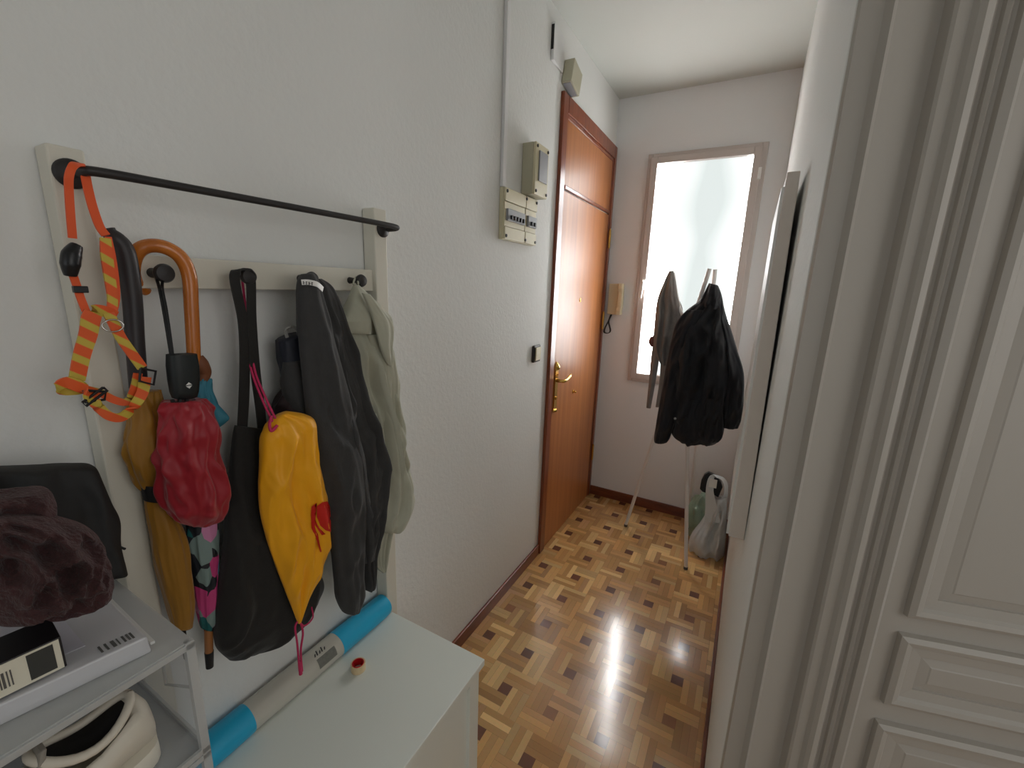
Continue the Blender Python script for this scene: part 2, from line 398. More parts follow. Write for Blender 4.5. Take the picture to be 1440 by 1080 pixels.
def panel_door():
    hinge = Vector((.230, YC+.008, 0)); ang = math.radians(14.5)
    u = Vector((math.cos(ang), math.sin(ang), 0)); nrm = Vector((u.y, -u.x, 0))
    r = thing('door_2', 'white panelled interior door standing ajar at the right', 'door', hinge); r['kind'] = 'structure'
    def hit(px, py, off=0):
        d = ray(px, py); t = ((hinge+nrm*off)-EYE).dot(nrm)/d.dot(nrm); p = EYE+d*t
        return (p-hinge).dot(u), p.z
    W, Hh = .80, 2.16
    def P(a, z, off): return hinge+u*a+Vector((0, 0, z))+nrm*off
    MB().hexa([P(0, .005, 0), P(W, .005, 0), P(W, Hh, 0), P(0, Hh, 0)], [P(0, .005, -.035), P(W, .005, -.035), P(W, Hh, -.035), P(0, Hh, -.035)]).build('door_leaf', M['gloss_white'], r, bevel=.002)
    pr = [(0, .0003), (.001, .009), (.008, .013), (.015, .011), (.019, .006), (.034, .0045), (.0345, .0015), (.048, .0045), (.050, .0055)]
    a_, z_ = hit(1267, 862); b_, zb = hit(1262, 887); c_, zc = hit(1232, 982); d_, zd = hit(1222, 1007)
    a0 = (a_+b_+c_+d_)/4+.004
    print('PANEL', a_, z_, b_, zb, c_, zc, d_, zd)
    rects = [(a0, W-a0, z_, 1.98), (a0, W-a0, zc, zb), (a0, W-a0, .18, zd)]
    for (x0, x1, z0, z1) in rects:
        vs, fs = [], []
        for (ins, h) in pr:
            vs += [P(x0+ins, z0+ins, h), P(x1-ins, z0+ins, h), P(x1-ins, z1-ins, h), P(x0+ins, z1-ins, h)]
        for i in range(len(pr)-1):
            for k in range(4): fs.append((i*4+k, i*4+(k+1) % 4, i*4+4+(k+1) % 4, i*4+4+k))
        k = (len(pr)-1)*4; fs.append((k, k+1, k+2, k+3))
        mesh('door_panel', vs, fs, M['gloss_white'], r)
panel_door()

# ------------------------------------------------------------ things on the left wall
def wall_box(side_tl, side_bl, front_tl, front_tr, front_br):
    y0 = (at(*side_tl, 0, X).y + at(*side_bl, 0, X).y)/2
    d = at(*front_tl, 1, y0).x
    y1 = (at(*front_tr, 0, d).y + at(*front_br, 0, d).y)/2
    z1 = at(*front_tl, 0, d).z; z0 = at(*front_br, 0, d).z
    return y0, y1, d, z0, z1
def meter_box():
    y0, y1, d, z0, z1 = wall_box((735.8, 201), (731.7, 271.7), (754.5, 198), (773.5, 211.7), (768, 280))
    r = thing('electricity_meter', 'grey beige electricity meter box with small window on the left wall', 'meter box', (X, y0, z0))
    box('meter_body', X, d-.012, y0, y1, z0, z1, M['olive_plastic'], r, .003)
    box('cover', d-.012, d, y0, y1, z0, z1, M['beige_plastic'], r, .003)
    ym, zm = (y0+y1)/2, z0+(z1-z0)*.56
    box('meter_window', d, d+.006, ym-.035, ym+.045, zm-.055, zm+.06, M['grey_plastic'], r, .003)
    for y, z in ((y0+.012, z0+.014), (y1-.012, z0+.014), (y0+.012, z1-.014), (y1-.012, z1-.014)):
        MB().disc((d, y, z), (1, 0, 0), .006, .003, 12).build('screw', M['dark'], r)
    return y0
meter_box()
def breaker_panel():
    y0, y1, d, z0, z1 = wall_box((703.3, 260), (700, 337.5), (711.5, 261.7), (757, 281), (753.3, 346))
    r = thing('breaker_panel', 'cream electrical breaker panel under the grey beige meter box', 'fuse box', (X, y0, z0))
    box('panel_body', X, d-.01, y0, y1, z0, z1, M['beige_plastic'], r, .003)
    ys = y0+(y1-y0)*.62; h = z1-z0
    zs = [z0, z0+h*.24, z0+h*.40, z0+h*.70, z0+h*.76, z1]
    for (a, b) in ((y0+.002, ys-.002), (ys+.002, y1-.002)):
        box('cover_plate', d-.01, d, a, b, z0+.002, z0+h*.25, M['beige_plastic'], r, .002)
        box('cover_plate', d-.01, d, a, b, z0+h*.74, z1-.002, M['beige_plastic'], r, .002)
        box('cover_plate', d-.01, d-.004, a, b, z0+h*.26, z0+h*.73, M['beige_plastic'], r, .002)
        bb = box('breaker_row', d-.006, d+.006, a+.012, b-.012, z0+h*.37, z0+h*.60, M['grey_plastic'], r, .002)
        n = 5 if b < y1-.01 else 2
        for i in range(n):
            yy = a+.022+(b-a-.044)*(i+.5)/n
            box('switch_lever', d+.006, d+.014, yy-.006, yy+.006, z0+h*.40, z0+h*.48, M['black_plastic'], bb, .001)
    for y, z in ((y0+.012, z0+.014), (ys, z0+.014), (y1-.012, z0+.014), (y0+.012, z1-.014), (ys, z1-.014), (y1-.012, z1-.014)):
        MB().disc((d, y, z), (1, 0, 0), .006, .003, 12).build('screw', M['dark'], r)
    return y0, z1
by, bz = breaker_panel()
ty = at(711, 130, 0, X+.008).y
tag(box('cable_trunking', X, X+.014, ty-.012, ty+.012, bz+.001, ZC-.001, M['wall_far'], None, .003), 'white cable trunking rising from the breaker panel to the ceiling', 'trunking')
def bell():
    c = at(806, 110, 0, X+.03)
    r = thing('door_chime', 'beige chime box hanging crooked above the front door frame', 'doorbell', (X+.001, c.y, c.z))
    R = Matrix.Rotation(math.radians(-15), 3, 'X')
    def rb(x0, x1, a, b, e, f):
        vs = [(x, y, z) for x in (x0, x1) for y in (a, b) for z in (e, f)]
        m = MB().box(x0, x1, a, b, e, f); m.v = [Vector((v.x, 0, 0)) + R @ Vector((0, v.y, v.z)) + Vector((0, c.y, c.z)) for v in m.v]; return m
    rb(X, X+.05, -.055, .055, -.052, .052).build('chime_body', M['olive_plastic'], r, bevel=.003)
    rb(X+.006, X+.042, -.045, .045, -.0545, -.052).build('grille', M['grey_plastic'], r)
bell()
c = at(775, 58, 0, X)
r = thing('junction_cover', 'square white junction cover loose on the wall above the door', 'cover plate', (X, c.y, c.z-.07))
MB().hexa([(X, c.y, c.z-.07), (X, c.y+.13, c.z-.07), (X, c.y+.13, c.z+.07), (X, c.y, c.z+.07)],
          [(X+.016, c.y, c.z-.07), (X+.006, c.y+.13, c.z-.07), (X+.006, c.y+.13, c.z+.07), (X+.016, c.y, c.z+.07)]).build('plate', M['wall_far'], r, bevel=.003)
box('gap', X, X+.013, c.y-.0012, c.y, c.z-.03, c.z+.062, M['dark'], r)
# light switch
a = at(752, 497, 0, X)
r = thing('light_switch', 'cream light switch in dark frame left of the front door', 'switch', (X, a.y, a.z))
box('switch_frame', X, X+.014, a.y-.036, a.y+.040, a.z-.042, a.z+.042, mat('dark brown plastic', (44, 36, 30), .4), r, .006)
box('rocker', X+.014, X+.020, a.y-.024, a.y+.030, a.z-.032, a.z+.032, M['beige_plastic'], r, .003)

# ---- intercom on the far wall
def intercom():
    q0 = at(861, 399, 1, YF-.02); q1 = at(874, 443, 1, YF-.02)
    x0, x1, z1, z0 = q0.x-.018, q1.x+.0, q0.z, q1.z
    r = thing('intercom_phone', 'cream intercom handset on the far wall between door and window', 'intercom', (x0, YF, z0))
    box('intercom_base', x0, x1-.01, YF-.03, YF, z0, z1, M['beige_plastic'], r, .005)
    xc = x1-.012
    MB().rings([[Vector((xc+dx, YF-.032-dy-off, z)) for dx, dy in ((-.02, 0), (.02, 0), (.02, .02), (.012, .028), (-.012, .028), (-.02, .02))]
                for z, off in ((z0+.004, .008), (z0+.03, .008), (z0+.05, -.002), (z1-.05, -.002), (z1-.03, .008), (z1+.002, .008))]).build('handset', M['beige_plastic'], r, bevel=.003)
    pts = []
    xm, zt = x0+.03, z0
    path = [Vector((xm, YF-.02, zt)), Vector((xm-.012, YF-.03, zt-.04)), Vector((xm-.035, YF-.035, zt-.10)), Vector((xm-.032, YF-.035, zt-.125)), Vector((xm-.005, YF-.035, zt-.125)), Vector((xm+.004, YF-.03, zt-.105)), Vector((xm-.012, YF-.03, zt-.05)), Vector((xm-.004, YF-.02, zt-.002))]
    pp, _ = crom(path, [0]*len(path), 14)
    L = len(pp); co = []
    for i, p in enumerate(pp):
        for k in range(4):
            if i+1 >= L: break
            q = p.lerp(pp[i+1], k/4); a_ = (i*4+k)*1.4; co.append(q+Vector((math.cos(a_), math.sin(a_), .3*math.cos(a_)))*.0045)
    MB().tube(co, .0022, n=6, smooth=False).build('coil_cord', M['black_plastic'], r, smooth=True)
intercom()

# ---- tall shallow panel on the right wall
def wall_panel():
    y0, y1 = 1.19, 1.78; z0 = at(1035, 757, 1, y0).z; z1 = at(1113, 241, 1, y0).z
    r = thing('wall_panel', 'tall shallow white panel mounted on the right wall', 'panel', (XR, y0, z0))
    xb = [XR-.0005, XR-.0005]
    lo, hi = .020, .021
    MB().hexa([(lo+.006, y0, z0), (XR-.0005, y0, z0), (XR-.0005, y1, z0), (lo+.006, y1, z0)], [(hi+.006, y0, z1), (XR-.012, y0, z1), (XR-.012, y1, z1), (hi+.006, y1, z1)]).build('panel_body', mat('panel lacquer', (226, 216, 206), .5), r, bevel=.002)
    MB().hexa([(lo, y0+.006, z0+.004), (lo+.006, y0+.006, z0+.004), (lo+.006, y1-.006, z0+.004), (lo, y1-.006, z0+.004)],
              [(hi, y0+.006, z1-.03), (hi+.006, y0+.006, z1-.03), (hi+.006, y1-.006, z1-.03), (hi, y1-.006, z1-.03)]).build('front_face', M['white_plastic'], r)
wall_panel()
#@@PART2

# ------------------------------------------------------------ coat rack
PF = X+.045          # front plane of the posts
def coat_rack():
    r = thing('coat_rack', 'white wooden coat rack with black top rod and knobs against the left wall', 'coat rack', (X, .55, .0))
    for (a, b, zt) in ((.247, .287, 1.668), (.826, .868, 1.682)):
        box('post', X+.004, PF, a, b, 0, zt, M['rack_white'], r, .003)
    box('peg_rail', X+.012, PF-.012, .287, .826, 1.478, 1.531, M['rack_white'], r, .002)
    box('lower_rail', X+.012, PF-.012, .287, .826, .46, .49, M['rack_white'], r, .002)
    fr = PF-.012
    for y in (.351, .484, .618, .752):
        MB().lathe((fr, y, 1.503), (1, 0, 0), [(0, .008), (.018, .0055), (.030, .006), (.034, .0135), (.040, .0150), (.045, .0125), (.047, .001)], 24).build('knob', M['black_metal'], r, smooth=True)
    zr = 1.633
    rod = MB().tube([(PF, .268, zr), (PF+.030, .270, zr+.001), (PF+.040, .290, zr+.003), (PF+.042, .40, zr+.004), (PF+.042, .70, zr+.006), (PF+.040, .848, zr+.006), (PF+.030, .868, zr+.003), (PF, .862, zr)], [.005, .0065, .0065, .0062, .0062, .0065, .0065, .005], n=12, sub=8)
    rod.build('rod', M['black_metal'], r, smooth=True)
    for y in (.268, .853):
        MB().lathe((PF, y, zr), (1, 0, 0), [(0, .0195), (.004, .0195), (.007, .0165), (.009, .001)], 28).build('mount_disc', M['black_metal'], r, smooth=True)
coat_rack()

# ------------------------------------------------------------ white cabinet
ZK = .51
def cabinet():
    r = thing('shoe_cabinet', 'low white cabinet with a plain top in front of the coat rack', 'cabinet', (-.68, .53, 0))
    x0, x1, y0, y1 = PF+.0085, -.508, .245, .836
    box('cabinet_body', x0+.008, x1-.028, y0+.01, y1-.012, 0, ZK-.02, M['cab_white'], r, .002)
    box('worktop', x0, x1, y0, y1, ZK-.02, ZK, M['cab_white'], r, .002)
    MB().box(x1-.028, x1-.010, y0+.01, y0+.05, .03, ZK-.02).box(x1-.028, x1-.010, y1-.055, y1-.012, .03, ZK-.02).box(x1-.028, x1-.010, y0+.05, y1-.055, .03, .09).box(x1-.028, x1-.010, y0+.05, y1-.055, ZK-.045, ZK-.02).build('front_frame', M['cab_white'], r, bevel=.0015)
    box('front_panel', x1-.028, x1-.020, y0+.05, y1-.055, .09, ZK-.045, M['cab_white'], r)
cabinet()
# tape roll
def tape():
    c = at(504, 941, 2, ZK); R_ = .0165
    r = thing('tape_roll', 'small roll of clear tape with red core on the white cabinet', 'tape', (c.x, c.y, ZK))
    tp = mat('cream tape', (226, 202, 160), .3); rd = mat('red card core', (196, 22, 30), .5)
    def ring(ro, ri, h, m, nm):
        MB().lathe((c.x, c.y, ZK), (0, 0, 1), [(0, ri), (0, ro), (h, ro), (h, ri), (0, ri)], 36).build(nm, m, r, smooth=True)
    a = MB(); n = 36
    for nm, ro, ri, h, m in (('tape', .0185, .0150, .019, tp), ('core', .0149, .0130, .020, rd)):
        vs, fs = [], []
        for k in range(n):
            t = 2*PI*k/n
            for rr, zz in ((ro, 0), (ro, h), (ri, h), (ri, 0)): vs.append((c.x+rr*math.cos(t), c.y+rr*math.sin(t), ZK+.0003+zz))
            b = k*4; d = ((k+1) % n)*4
            for q in range(4): fs.append((b+q, b+(q+1) % 4, d+(q+1) % 4, d+q))
        mesh(nm, vs, fs, m, r)
tape()
# rolled foil in the gap behind the cabinet
def foil_roll():
    R_ = .034; cx, cz = X+.0352, ZK+.028
    r = thing('film_roll', 'rolled film with bright blue ends and clear middle lying behind the cabinet', 'roll', (cx, .5, cz-R_))
    blue = mat('blue film', (40, 172, 214), .35, var=.06, vscale=12); clear = mat('clear film over grey paper', (196, 192, 180), .2, coat=.5, var=.05, vscale=20)
    ya, yb = .292, .822
    yc, yd = at(352, 985, 0, cx+.02).y, at(478, 890, 0, cx+.02).y
    for (a, b, m, rr, nm) in ((ya, yc, blue, R_, 'blue_end'), (yd, yb, blue, R_, 'blue_end'), (yc-.006, yd+.006, clear, R_*.985, 'clear_wrap')):
        rg = []
        for i in range(9):
            y = a+(b-a)*i/8; k = .95 if (nm == 'blue_end' and (i == 8 and b == yb or i == 0 and a == ya)) else 1
            rg.append([Vector((cx+rr*k*math.cos(t)*(1+.02*math.sin(3*t+y*30)), y, cz+rr*k*math.sin(t)*(1+.02*math.cos(2*t+y*40)))) for t in [2*PI*q/32 for q in range(32)]])
        MB().rings(rg).build(nm, m, r, smooth=True)
    def patch(y0, y1, t0, t1, m, nm):
        vs, fs = [], []; n = 8; rr = R_*1.012
        for i in range(n+1):
            t = t0+(t1-t0)*i/n
            for y in (y0, y1): vs.append((cx+rr*math.cos(t), y, cz+rr*math.sin(t)))
        for i in range(n): fs.append((2*i, 2*i+1, 2*i+3, 2*i+2))
        mesh(nm, vs, fs, m, r)
    patch(yd-.075, yd-.022, math.radians(8), math.radians(50), mat('grey print', (116, 116, 108), .5, var=.3, vscale=120), 'printed_label')
    ink = mat('black print', (40, 40, 44), .5)
    g = MB()
    for i in range(5):
        y = yd-.075+.007*i
        t0 = math.radians(62); t1 = math.radians(84 if i % 2 else 74)
        rr = R_*1.014; vs = []
        for k in range(4):
            t = t0+(t1-t0)*k/3
            vs += [(cx+rr*math.cos(t), y+.004*(k/3), cz+rr*math.sin(t)), (cx+rr*math.cos(t), y+.003+.004*(k/3), cz+rr*math.sin(t))]
        g.add(vs, [(0, 1, 3, 2), (2, 3, 5, 4), (4, 5, 7, 6)])
    g.build('lettering', ink, r)
foil_roll()

# ------------------------------------------------------------ dog harness
def harness():
    xs = PF+.052
    r = thing('dog_harness', 'orange and yellow striped dog harness hanging from the left end of the black rod', 'dog harness', at(105, 240, 0, xs))
    m = bpy.data.materials.new('striped orange webbing'); m.use_nodes = True; nt = m.node_tree; p = nt.nodes['Principled BSDF']
    tc = nt.nodes.new('ShaderNodeTexCoord'); mp = nt.nodes.new('ShaderNodeMapping'); mp.inputs['Rotation'].default_value = (math.radians(38), 0, 0)
    wv = nt.nodes.new('ShaderNodeTexWave'); wv.bands_direction = 'Z'; wv.inputs['Scale'].default_value = 14; wv.inputs['Distortion'].default_value = .6
    cr = nt.nodes.new('ShaderNodeValToRGB'); cr.color_ramp.elements[0].position = .55; cr.color_ramp.elements[0].color = (*lin((.90, .36, .13)), 1)
    cr.color_ramp.elements[1].position = .72; cr.color_ramp.elements[1].color = (*lin((.80, .70, .26)), 1)
    nt.links.new(tc.outputs['Object'], mp.inputs['Vector']); nt.links.new(mp.outputs['Vector'], wv.inputs['Vector']); nt.links.new(wv.outputs['Fac'], cr.inputs['Fac'])
    nt.links.new(cr.outputs['Color'], p.inputs['Base Color']); p.inputs['Roughness'].default_value = .6
    org = mat('plain orange webbing', (232, 92, 42), .6)
    A = lambda px, py, o=0: at(px, py, 0, xs+o)
    wz = Vector((0, 1, 0))
    # leash loops over the rod
    MB().ribbon([A(102, 335, .0), A(99, 300, .004), A(97, 270, .006), A(97, 248, .010), A(103, 233, .006), A(112, 231, -.010), A(119, 240, -.022)], .0085, [(0, 1, 0)]*7, .0016).build('loop_strap', org, r, smooth=True)
    MB().ribbon([A(119, 240, -.022), A(123, 262, -.018), A(130, 290, -.012), A(140, 318, -.006), A(149, 331, -.002)], .0100, [(0, 1, .1)]*5, .0016).build('loop_strap', org, r, smooth=True)
    bk = MB().tube([A(108, 345, .002), A(101, 358, .004), A(99, 372, .005), A(99, 388, .003)], [.0065, .0105, .0105, .0065], n=10).build('buckle', M['black_plastic'], r, smooth=True)
    MB().ribbon([A(103, 388, .002), A(108, 402), A(113, 418, .002), A(121, 438, .004)], .0085, [(0, 1, 0)]*4, .0016).build('neck_strap', org, r, smooth=True)
    q = A(113, 407, .003); box('slider', q.x-.004, q.x+.004, q.y-.0075, q.y+.0075, q.z-.0045, q.z+.0045, M['black_plastic'], r, .001)
    MB().ribbon([A(148, 335, .004), A(150, 360, .006), A(154, 390, .004), A(158, 418, .004), A(157, 440, .006)], [.011, .013, .012, .011, .011], [(0, 1, 0)]*5, .0022).build('back_strap', m, r, smooth=True)
    MB().ribbon([A(152, 333, 0), A(158, 360, 0), A(163, 395, 0), A(164, 420, .001), A(160, 440, .004)], .007, [(0, 1, 0)]*5, .0016).build('back_strap', org, r, smooth=True)
    MB().ribbon([A(163, 444, .006), A(148, 438, .010), A(134, 438, .011), A(128, 448, .012), A(124, 470, .012), A(115, 500, .012), A(108, 535, .010)], [.013, .015, .018, .020, .019, .0175, .0165], [(0, .3, 1), (0, .3, 1), (0, .6, .6), (0, 1, .2), (0, 1, .15), (0, 1, .15), (0, 1, .15)], .002).build('chest_strap', m, r, smooth=True)
    MB().ribbon([A(152, 440, .012), A(160, 455, .014), A(170, 475, .014), A(184, 495, .014), A(200, 517, .014)], .0125, [(0, 1, .5)]*5, .002).build('shoulder_strap', m, r, smooth=True)
    MB().ribbon([A(204, 530, .010), A(200, 552, .012), A(188, 572, .016), A(172, 586, .018), A(156, 586, .020), A(142, 576, .020), A(128, 560, .020), A(116, 546, .018), A(98, 538, .014), A(84, 542, .010), A(88, 549, .004), A(106, 549, .002), A(120, 547, .0)], [.015, .0145, .013, .013, .012, .012, .014, .0155, .016, .012, .012, .012, .011],
                [(0, 1, 0), (0, 1, .3), (0, .8, .7), (0, .3, 1), (0, 0, 1), (0, -.4, 1), (0, -.5, 1), (0, -.4, 1), (0, -.2, 1), (.4, 0, 1), (0, 0, 1), (0, 0, 1), (0, 0, 1)], .002).build('girth_strap', m, r, smooth=True)
    MB().ribbon([A(118, 547, .002), A(140, 552, .0), A(160, 562, .0), A(178, 565, .002), A(188, 550, .004), A(194, 525, .006)], .0105, [(0, .2, 1), (0, .2, 1), (0, .3, 1), (0, .3, 1), (0, 1, .4), (0, 1, .2)], .0018).build('girth_strap', m, r, smooth=True)
    # ring and sliders
    q = A(159, 458, .022); pts = [q+Vector((.001*math.cos(3*t), .0115*math.cos(t), .0085*math.sin(t))) for t in [2*PI*i/24 for i in range(25)]]
    MB().tube(pts, .0011, n=8, smooth=False, cap=False).build('ring', mat('steel', (200, 200, 196), .25, metal=1), r, smooth=True)
    def loop(c0, c1, c2, c3, nm='slider'):
        MB().tube([c0, c1, c2, c3, c0], .0019, n=8, smooth=False).build(nm, M['black_plastic'], r)
    loop(A(198, 518, .018), A(219, 522, .018), A(216, 541, .018), A(196, 536, .018))
    loop(A(145, 545, .018), A(151, 549, .018), A(121, 571, .024), A(116, 566, .024))
    loop(A(118, 549, .02), A(149, 551, .016), A(147, 562, .018), A(121, 566, .022))
harness()

# ------------------------------------------------------------ umbrellas
def folded_canopy(name, rows, val, m, parent, folds=8, seed=0, amp=.10, n=96):
    """rows: left px, left py, right px, right py; round bundle of folds"""
    L = [at(q[0], q[1], 0, val) for q in rows]; R_ = [at(q[2], q[3], 0, val) for q in rows]
    Ls, _ = crom(L, [0]*len(L), 9); Rs, _ = crom(R_, [0]*len(R_), 9); rings = []; rnd = random.Random(seed)
    for i, (a, b) in enumerate(zip(Ls, Rs)):
        c = (a+b)/2; rr = (b-a).length/2; ring = []
        for j in range(n):
            t = 2*PI*j/n
            w1 = mnoise.noise(Vector((math.cos(t)*1.7, math.sin(t)*1.7, i*.075+seed*7)))
            w2 = mnoise.noise(Vector((math.cos(t)*3, math.sin(t)*3, i*.10+seed*5)))
            s = 1+amp*.8*math.sin(folds*t+i*.07+seed+2.5*w1)*(.6+.8*w2)+amp*1.5*(.25-abs(w1))+amp*.9*w2
            h = (b-a).normalized()
            ring.append(c+h*rr*math.cos(t)*s+Vector((1, 0, 0))*rr*.85*math.sin(t)*s)
        rings.append(ring)
    return MB().rings(rings).build(name, m, parent, smooth=True, auto=False)
def umbrella_mustard():
    v = PF+.030
    r = thing('umbrella', 'long mustard yellow umbrella with black crook handle hooked over the rack rail', 'umbrella', at(240, 860, 0, v), 'umbrellas on the coat rack')
    must = mat('mustard cloth', (150, 104, 18), .55, var=.12, vscale=10, bump=.2, bscale=30, sheen=.2)
    A = lambda px, py, o=0: at(px, py, 0, v+o)
    MB().tube([A(150, 326, -.0), A(163, 336, .004), A(175, 352, .006), A(182, 385, .006), A(187, 430, .006), A(190, 480, .006), A(195, 545, .006)], [.008, .0115, .0125, .0125, .0122, .0120, .0118], n=16).build('handle', mat('black leather grip', (44, 40, 42), .45), r, smooth=True)
    MB().tube([A(151, 322, -.002), A(158, 335, 0)], [.009, .009], n=16, smooth=False).build('handle_cap', M['black_plastic'], r)
    folded_canopy('canopy', [(184, 553, 222, 548), (182, 575, 228, 570), (179, 600, 231, 596), (175, 628, 233, 622), (180, 655, 234, 650), (190, 676, 232, 672), (198, 690, 231, 688)], v, must, r, 7, 1, .16)
    folded_canopy('canopy_strap', [(198, 682, 236, 682), (199, 690, 237, 690), (202, 704, 239, 704)], v+.003, mat('black tie band', (24, 24, 26), .6), r, 5, 1, .03)
    folded_canopy('canopy', [(203, 702, 238, 700), (206, 730, 248, 724), (213, 770, 262, 760), (222, 810, 268, 805), (234, 850, 272, 848), (244, 885, 270, 880)], v, must, r, 6, 3, .07)
    MB().tube([A(255, 880), A(262, 925)], [.006, .004], smooth=False).build('tip', M['black_plastic'], r)
umbrella_mustard()
def umbrella_wood():
    v = PF+.022
    r = thing('umbrella', 'long multicoloured umbrella with varnished wooden crook handle hooked over the rack rail', 'umbrella', at(293, 935, 0, v), 'umbrellas on the coat rack')
    wd = wood('varnished handle wood', (176, 96, 30), (200, 118, 44), .25, (60, 60, 6))
    A = lambda px, py, o=0: at(px, py, 0, v+o)
    MB().tube([A(206, 410, -.050), A(193, 398, -.040), A(187, 378, -.024), A(192, 356, -.006), (A(208, 346, .002)), A(232, 348, .010), A(254, 362, .014), A(266, 388, .014), A(269, 430, .012), A(271, 470, .010), A(273, 512, .008)],
              [.0075, .0085, .0095, .0105, .0105, .0108, .0108, .0108, .0106, .0104, .010], n=18).build('handle', wd, r, smooth=True)
    ml = bpy.data.materials.new('multicoloured patches'); ml.use_nodes = True; nt = ml.node_tree; p = nt.nodes['Principled BSDF']
    tc = nt.nodes.new('ShaderNodeTexCoord'); mp = nt.nodes.new('ShaderNodeMapping'); mp.inputs['Scale'].default_value = (38, 44, 26)
    vo = nt.nodes.new('ShaderNodeTexVoronoi'); vo.inputs['Scale'].default_value = 1.0
    cr = nt.nodes.new('ShaderNodeValToRGB'); cr.color_ramp.interpolation = 'CONSTANT'
    stops = [(0, (18, 24, 32)), (.30, (18, 92, 92)), (.42, (190, 60, 120)), (.55, (22, 30, 40)), (.66, (40, 140, 170)), (.78, (200, 130, 170)), (.86, (120, 140, 136))]
    while len(cr.color_ramp.elements) < len(stops): cr.color_ramp.elements.new(.5)
    for e, (pos, c) in zip(cr.color_ramp.elements, stops): e.position = pos; e.color = (*lin([q/255 for q in c]), 1)
    nt.links.new(tc.outputs['Object'], mp.inputs['Vector']); nt.links.new(mp.outputs['Vector'], vo.inputs['Vector'])
    sx = nt.nodes.new('ShaderNodeSeparateColor'); nt.links.new(vo.outputs['Color'], sx.inputs['Color']); nt.links.new(sx.outputs[0], cr.inputs['Fac'])
    nt.links.new(cr.outputs['Color'], p.inputs['Base Color']); p.inputs['Roughness'].default_value = .6
    blue = mat('blue umbrella cloth', (52, 122, 142), .6)
    brown = mat('brown ribbon', (120, 72, 44), .6)
    MB().tube([A(276, 505, .004), A(283, 513, .008), A(288, 524, .006), A(284, 536, .004)], [.012, .012, .010, .008], n=12).build('collar', brown, r, smooth=True)
    folded_canopy('canopy_edge', [(272, 530, 296, 532), (268, 545, 298, 548), (262, 565, 306, 570), (262, 580, 316, 588), (268, 592, 306, 600)], v, blue, r, 7, 2, .16)
    folded_canopy('canopy', [(262, 600, 300, 604), (262, 680, 302, 686), (263, 730, 304, 730), (264, 765, 305, 770), (268, 800, 304, 806), (274, 840, 303, 842), (280, 872, 301, 873), (284, 884, 299, 886)], v, ml, r, 7, 4, .10)
    MB().tube([A(293, 884, 0), A(294, 918, 0)], .0072, n=16, smooth=False).build('wooden_tip', wood('tip wood', (150, 96, 50), (170, 112, 62), .4), r, smooth=True)
    MB().tube([A(294, 916, 0), A(295, 938, 0)], [.0078, .0065], n=16, smooth=False).build('ferrule', M['black_plastic'], r, smooth=True)
umbrella_wood()
def umbrella_red():
    v = PF+.075
    r = thing('umbrella', 'short crimson folding umbrella with black grip hanging by its loop from a knob', 'umbrella', at(270, 735, 0, v), 'umbrellas on the coat rack')
    red = mat('crimson cloth', (150, 10, 30), .5, var=.12, vscale=12, bump=.2, bscale=30, sheen=.2)
    A = lambda px, py, o=0: at(px, py, 0, v+o)
    k0 = Vector((PF+.010, .351, 1.503))
    MB().ribbon([k0+Vector((0, -.005, -.006)), A(224, 405, -.03), A(229, 430, -.016), A(235, 465, -.004), A(241, 502, 0)], .004, [(0, 1, 0)]*5, .001).build('wrist_loop', M['black_plastic'], r)
    MB().ribbon([k0+Vector((0, .006, -.004)), A(228, 405, -.028), A(233, 432, -.014), A(238, 465, -.003), A(243, 502, 0)], .004, [(0, 1, 0)]*5, .001).build('wrist_loop', M['black_plastic'], r)
    rings = []
    gr = [(234, 502, 268, 497), (235, 499, 275, 497), (235, 515, 278, 513), (237, 535, 279, 532), (240, 552, 278, 549), (243, 560, 276, 557), (245, 562, 274, 560)]
    for i, q in enumerate(gr):
        a, b = at(q[0], q[1], 0, v), at(q[2], q[3], 0, v); c = (a+b)/2; h = (b-a)/2; k = .7 if i in (0, 6) else 1
        rings.append([c+h*k*math.copysign(abs(math.cos(t))**.7, math.cos(t))+Vector((1, 0, 0))*h.length*.7*k*math.copysign(abs(math.sin(t))**.7, math.sin(t)) for t in [2*PI*j/36 for j in range(36)]])
    g = MB().rings(rings).build('grip', mat('black rubber grip', (22, 28, 28), .5), r, smooth=True)
    lc = A(266, 542, .0185); wh = mat('white emblem', (220, 220, 216), .5); e = MB()
    for s in (1, -1):
        e.add([lc+Vector((-.0005, -.0045, s*.0007)), lc+Vector((-.0005, .0045, s*.0007)), lc+Vector((0, 0, s*.0052))], [(0, 1, 2)])
    e.build('emblem', wh, g)
    fr = MB()
    for i in range(7):
        q = A(243+i*5, 566+(i % 2)*3, .012-.002*abs(i-3)); fr.box(q.x-.002, q.x+.002, q.y-.0022, q.y+.0022, q.z-.005, q.z+.005)
    fr.build('rib_ends', M['black_plastic'], r)
    folded_canopy('canopy', [(232, 566, 284, 560), (227, 580, 294, 572), (224, 605, 302, 588), (223, 630, 300, 622), (224, 650, 304, 644), (227, 672, 311, 664), (230, 698, 316, 690), (236, 718, 315, 712), (250, 732, 304, 730), (262, 738, 292, 738)], v, red, r, 7, 5, .17, 120)
umbrella_red()
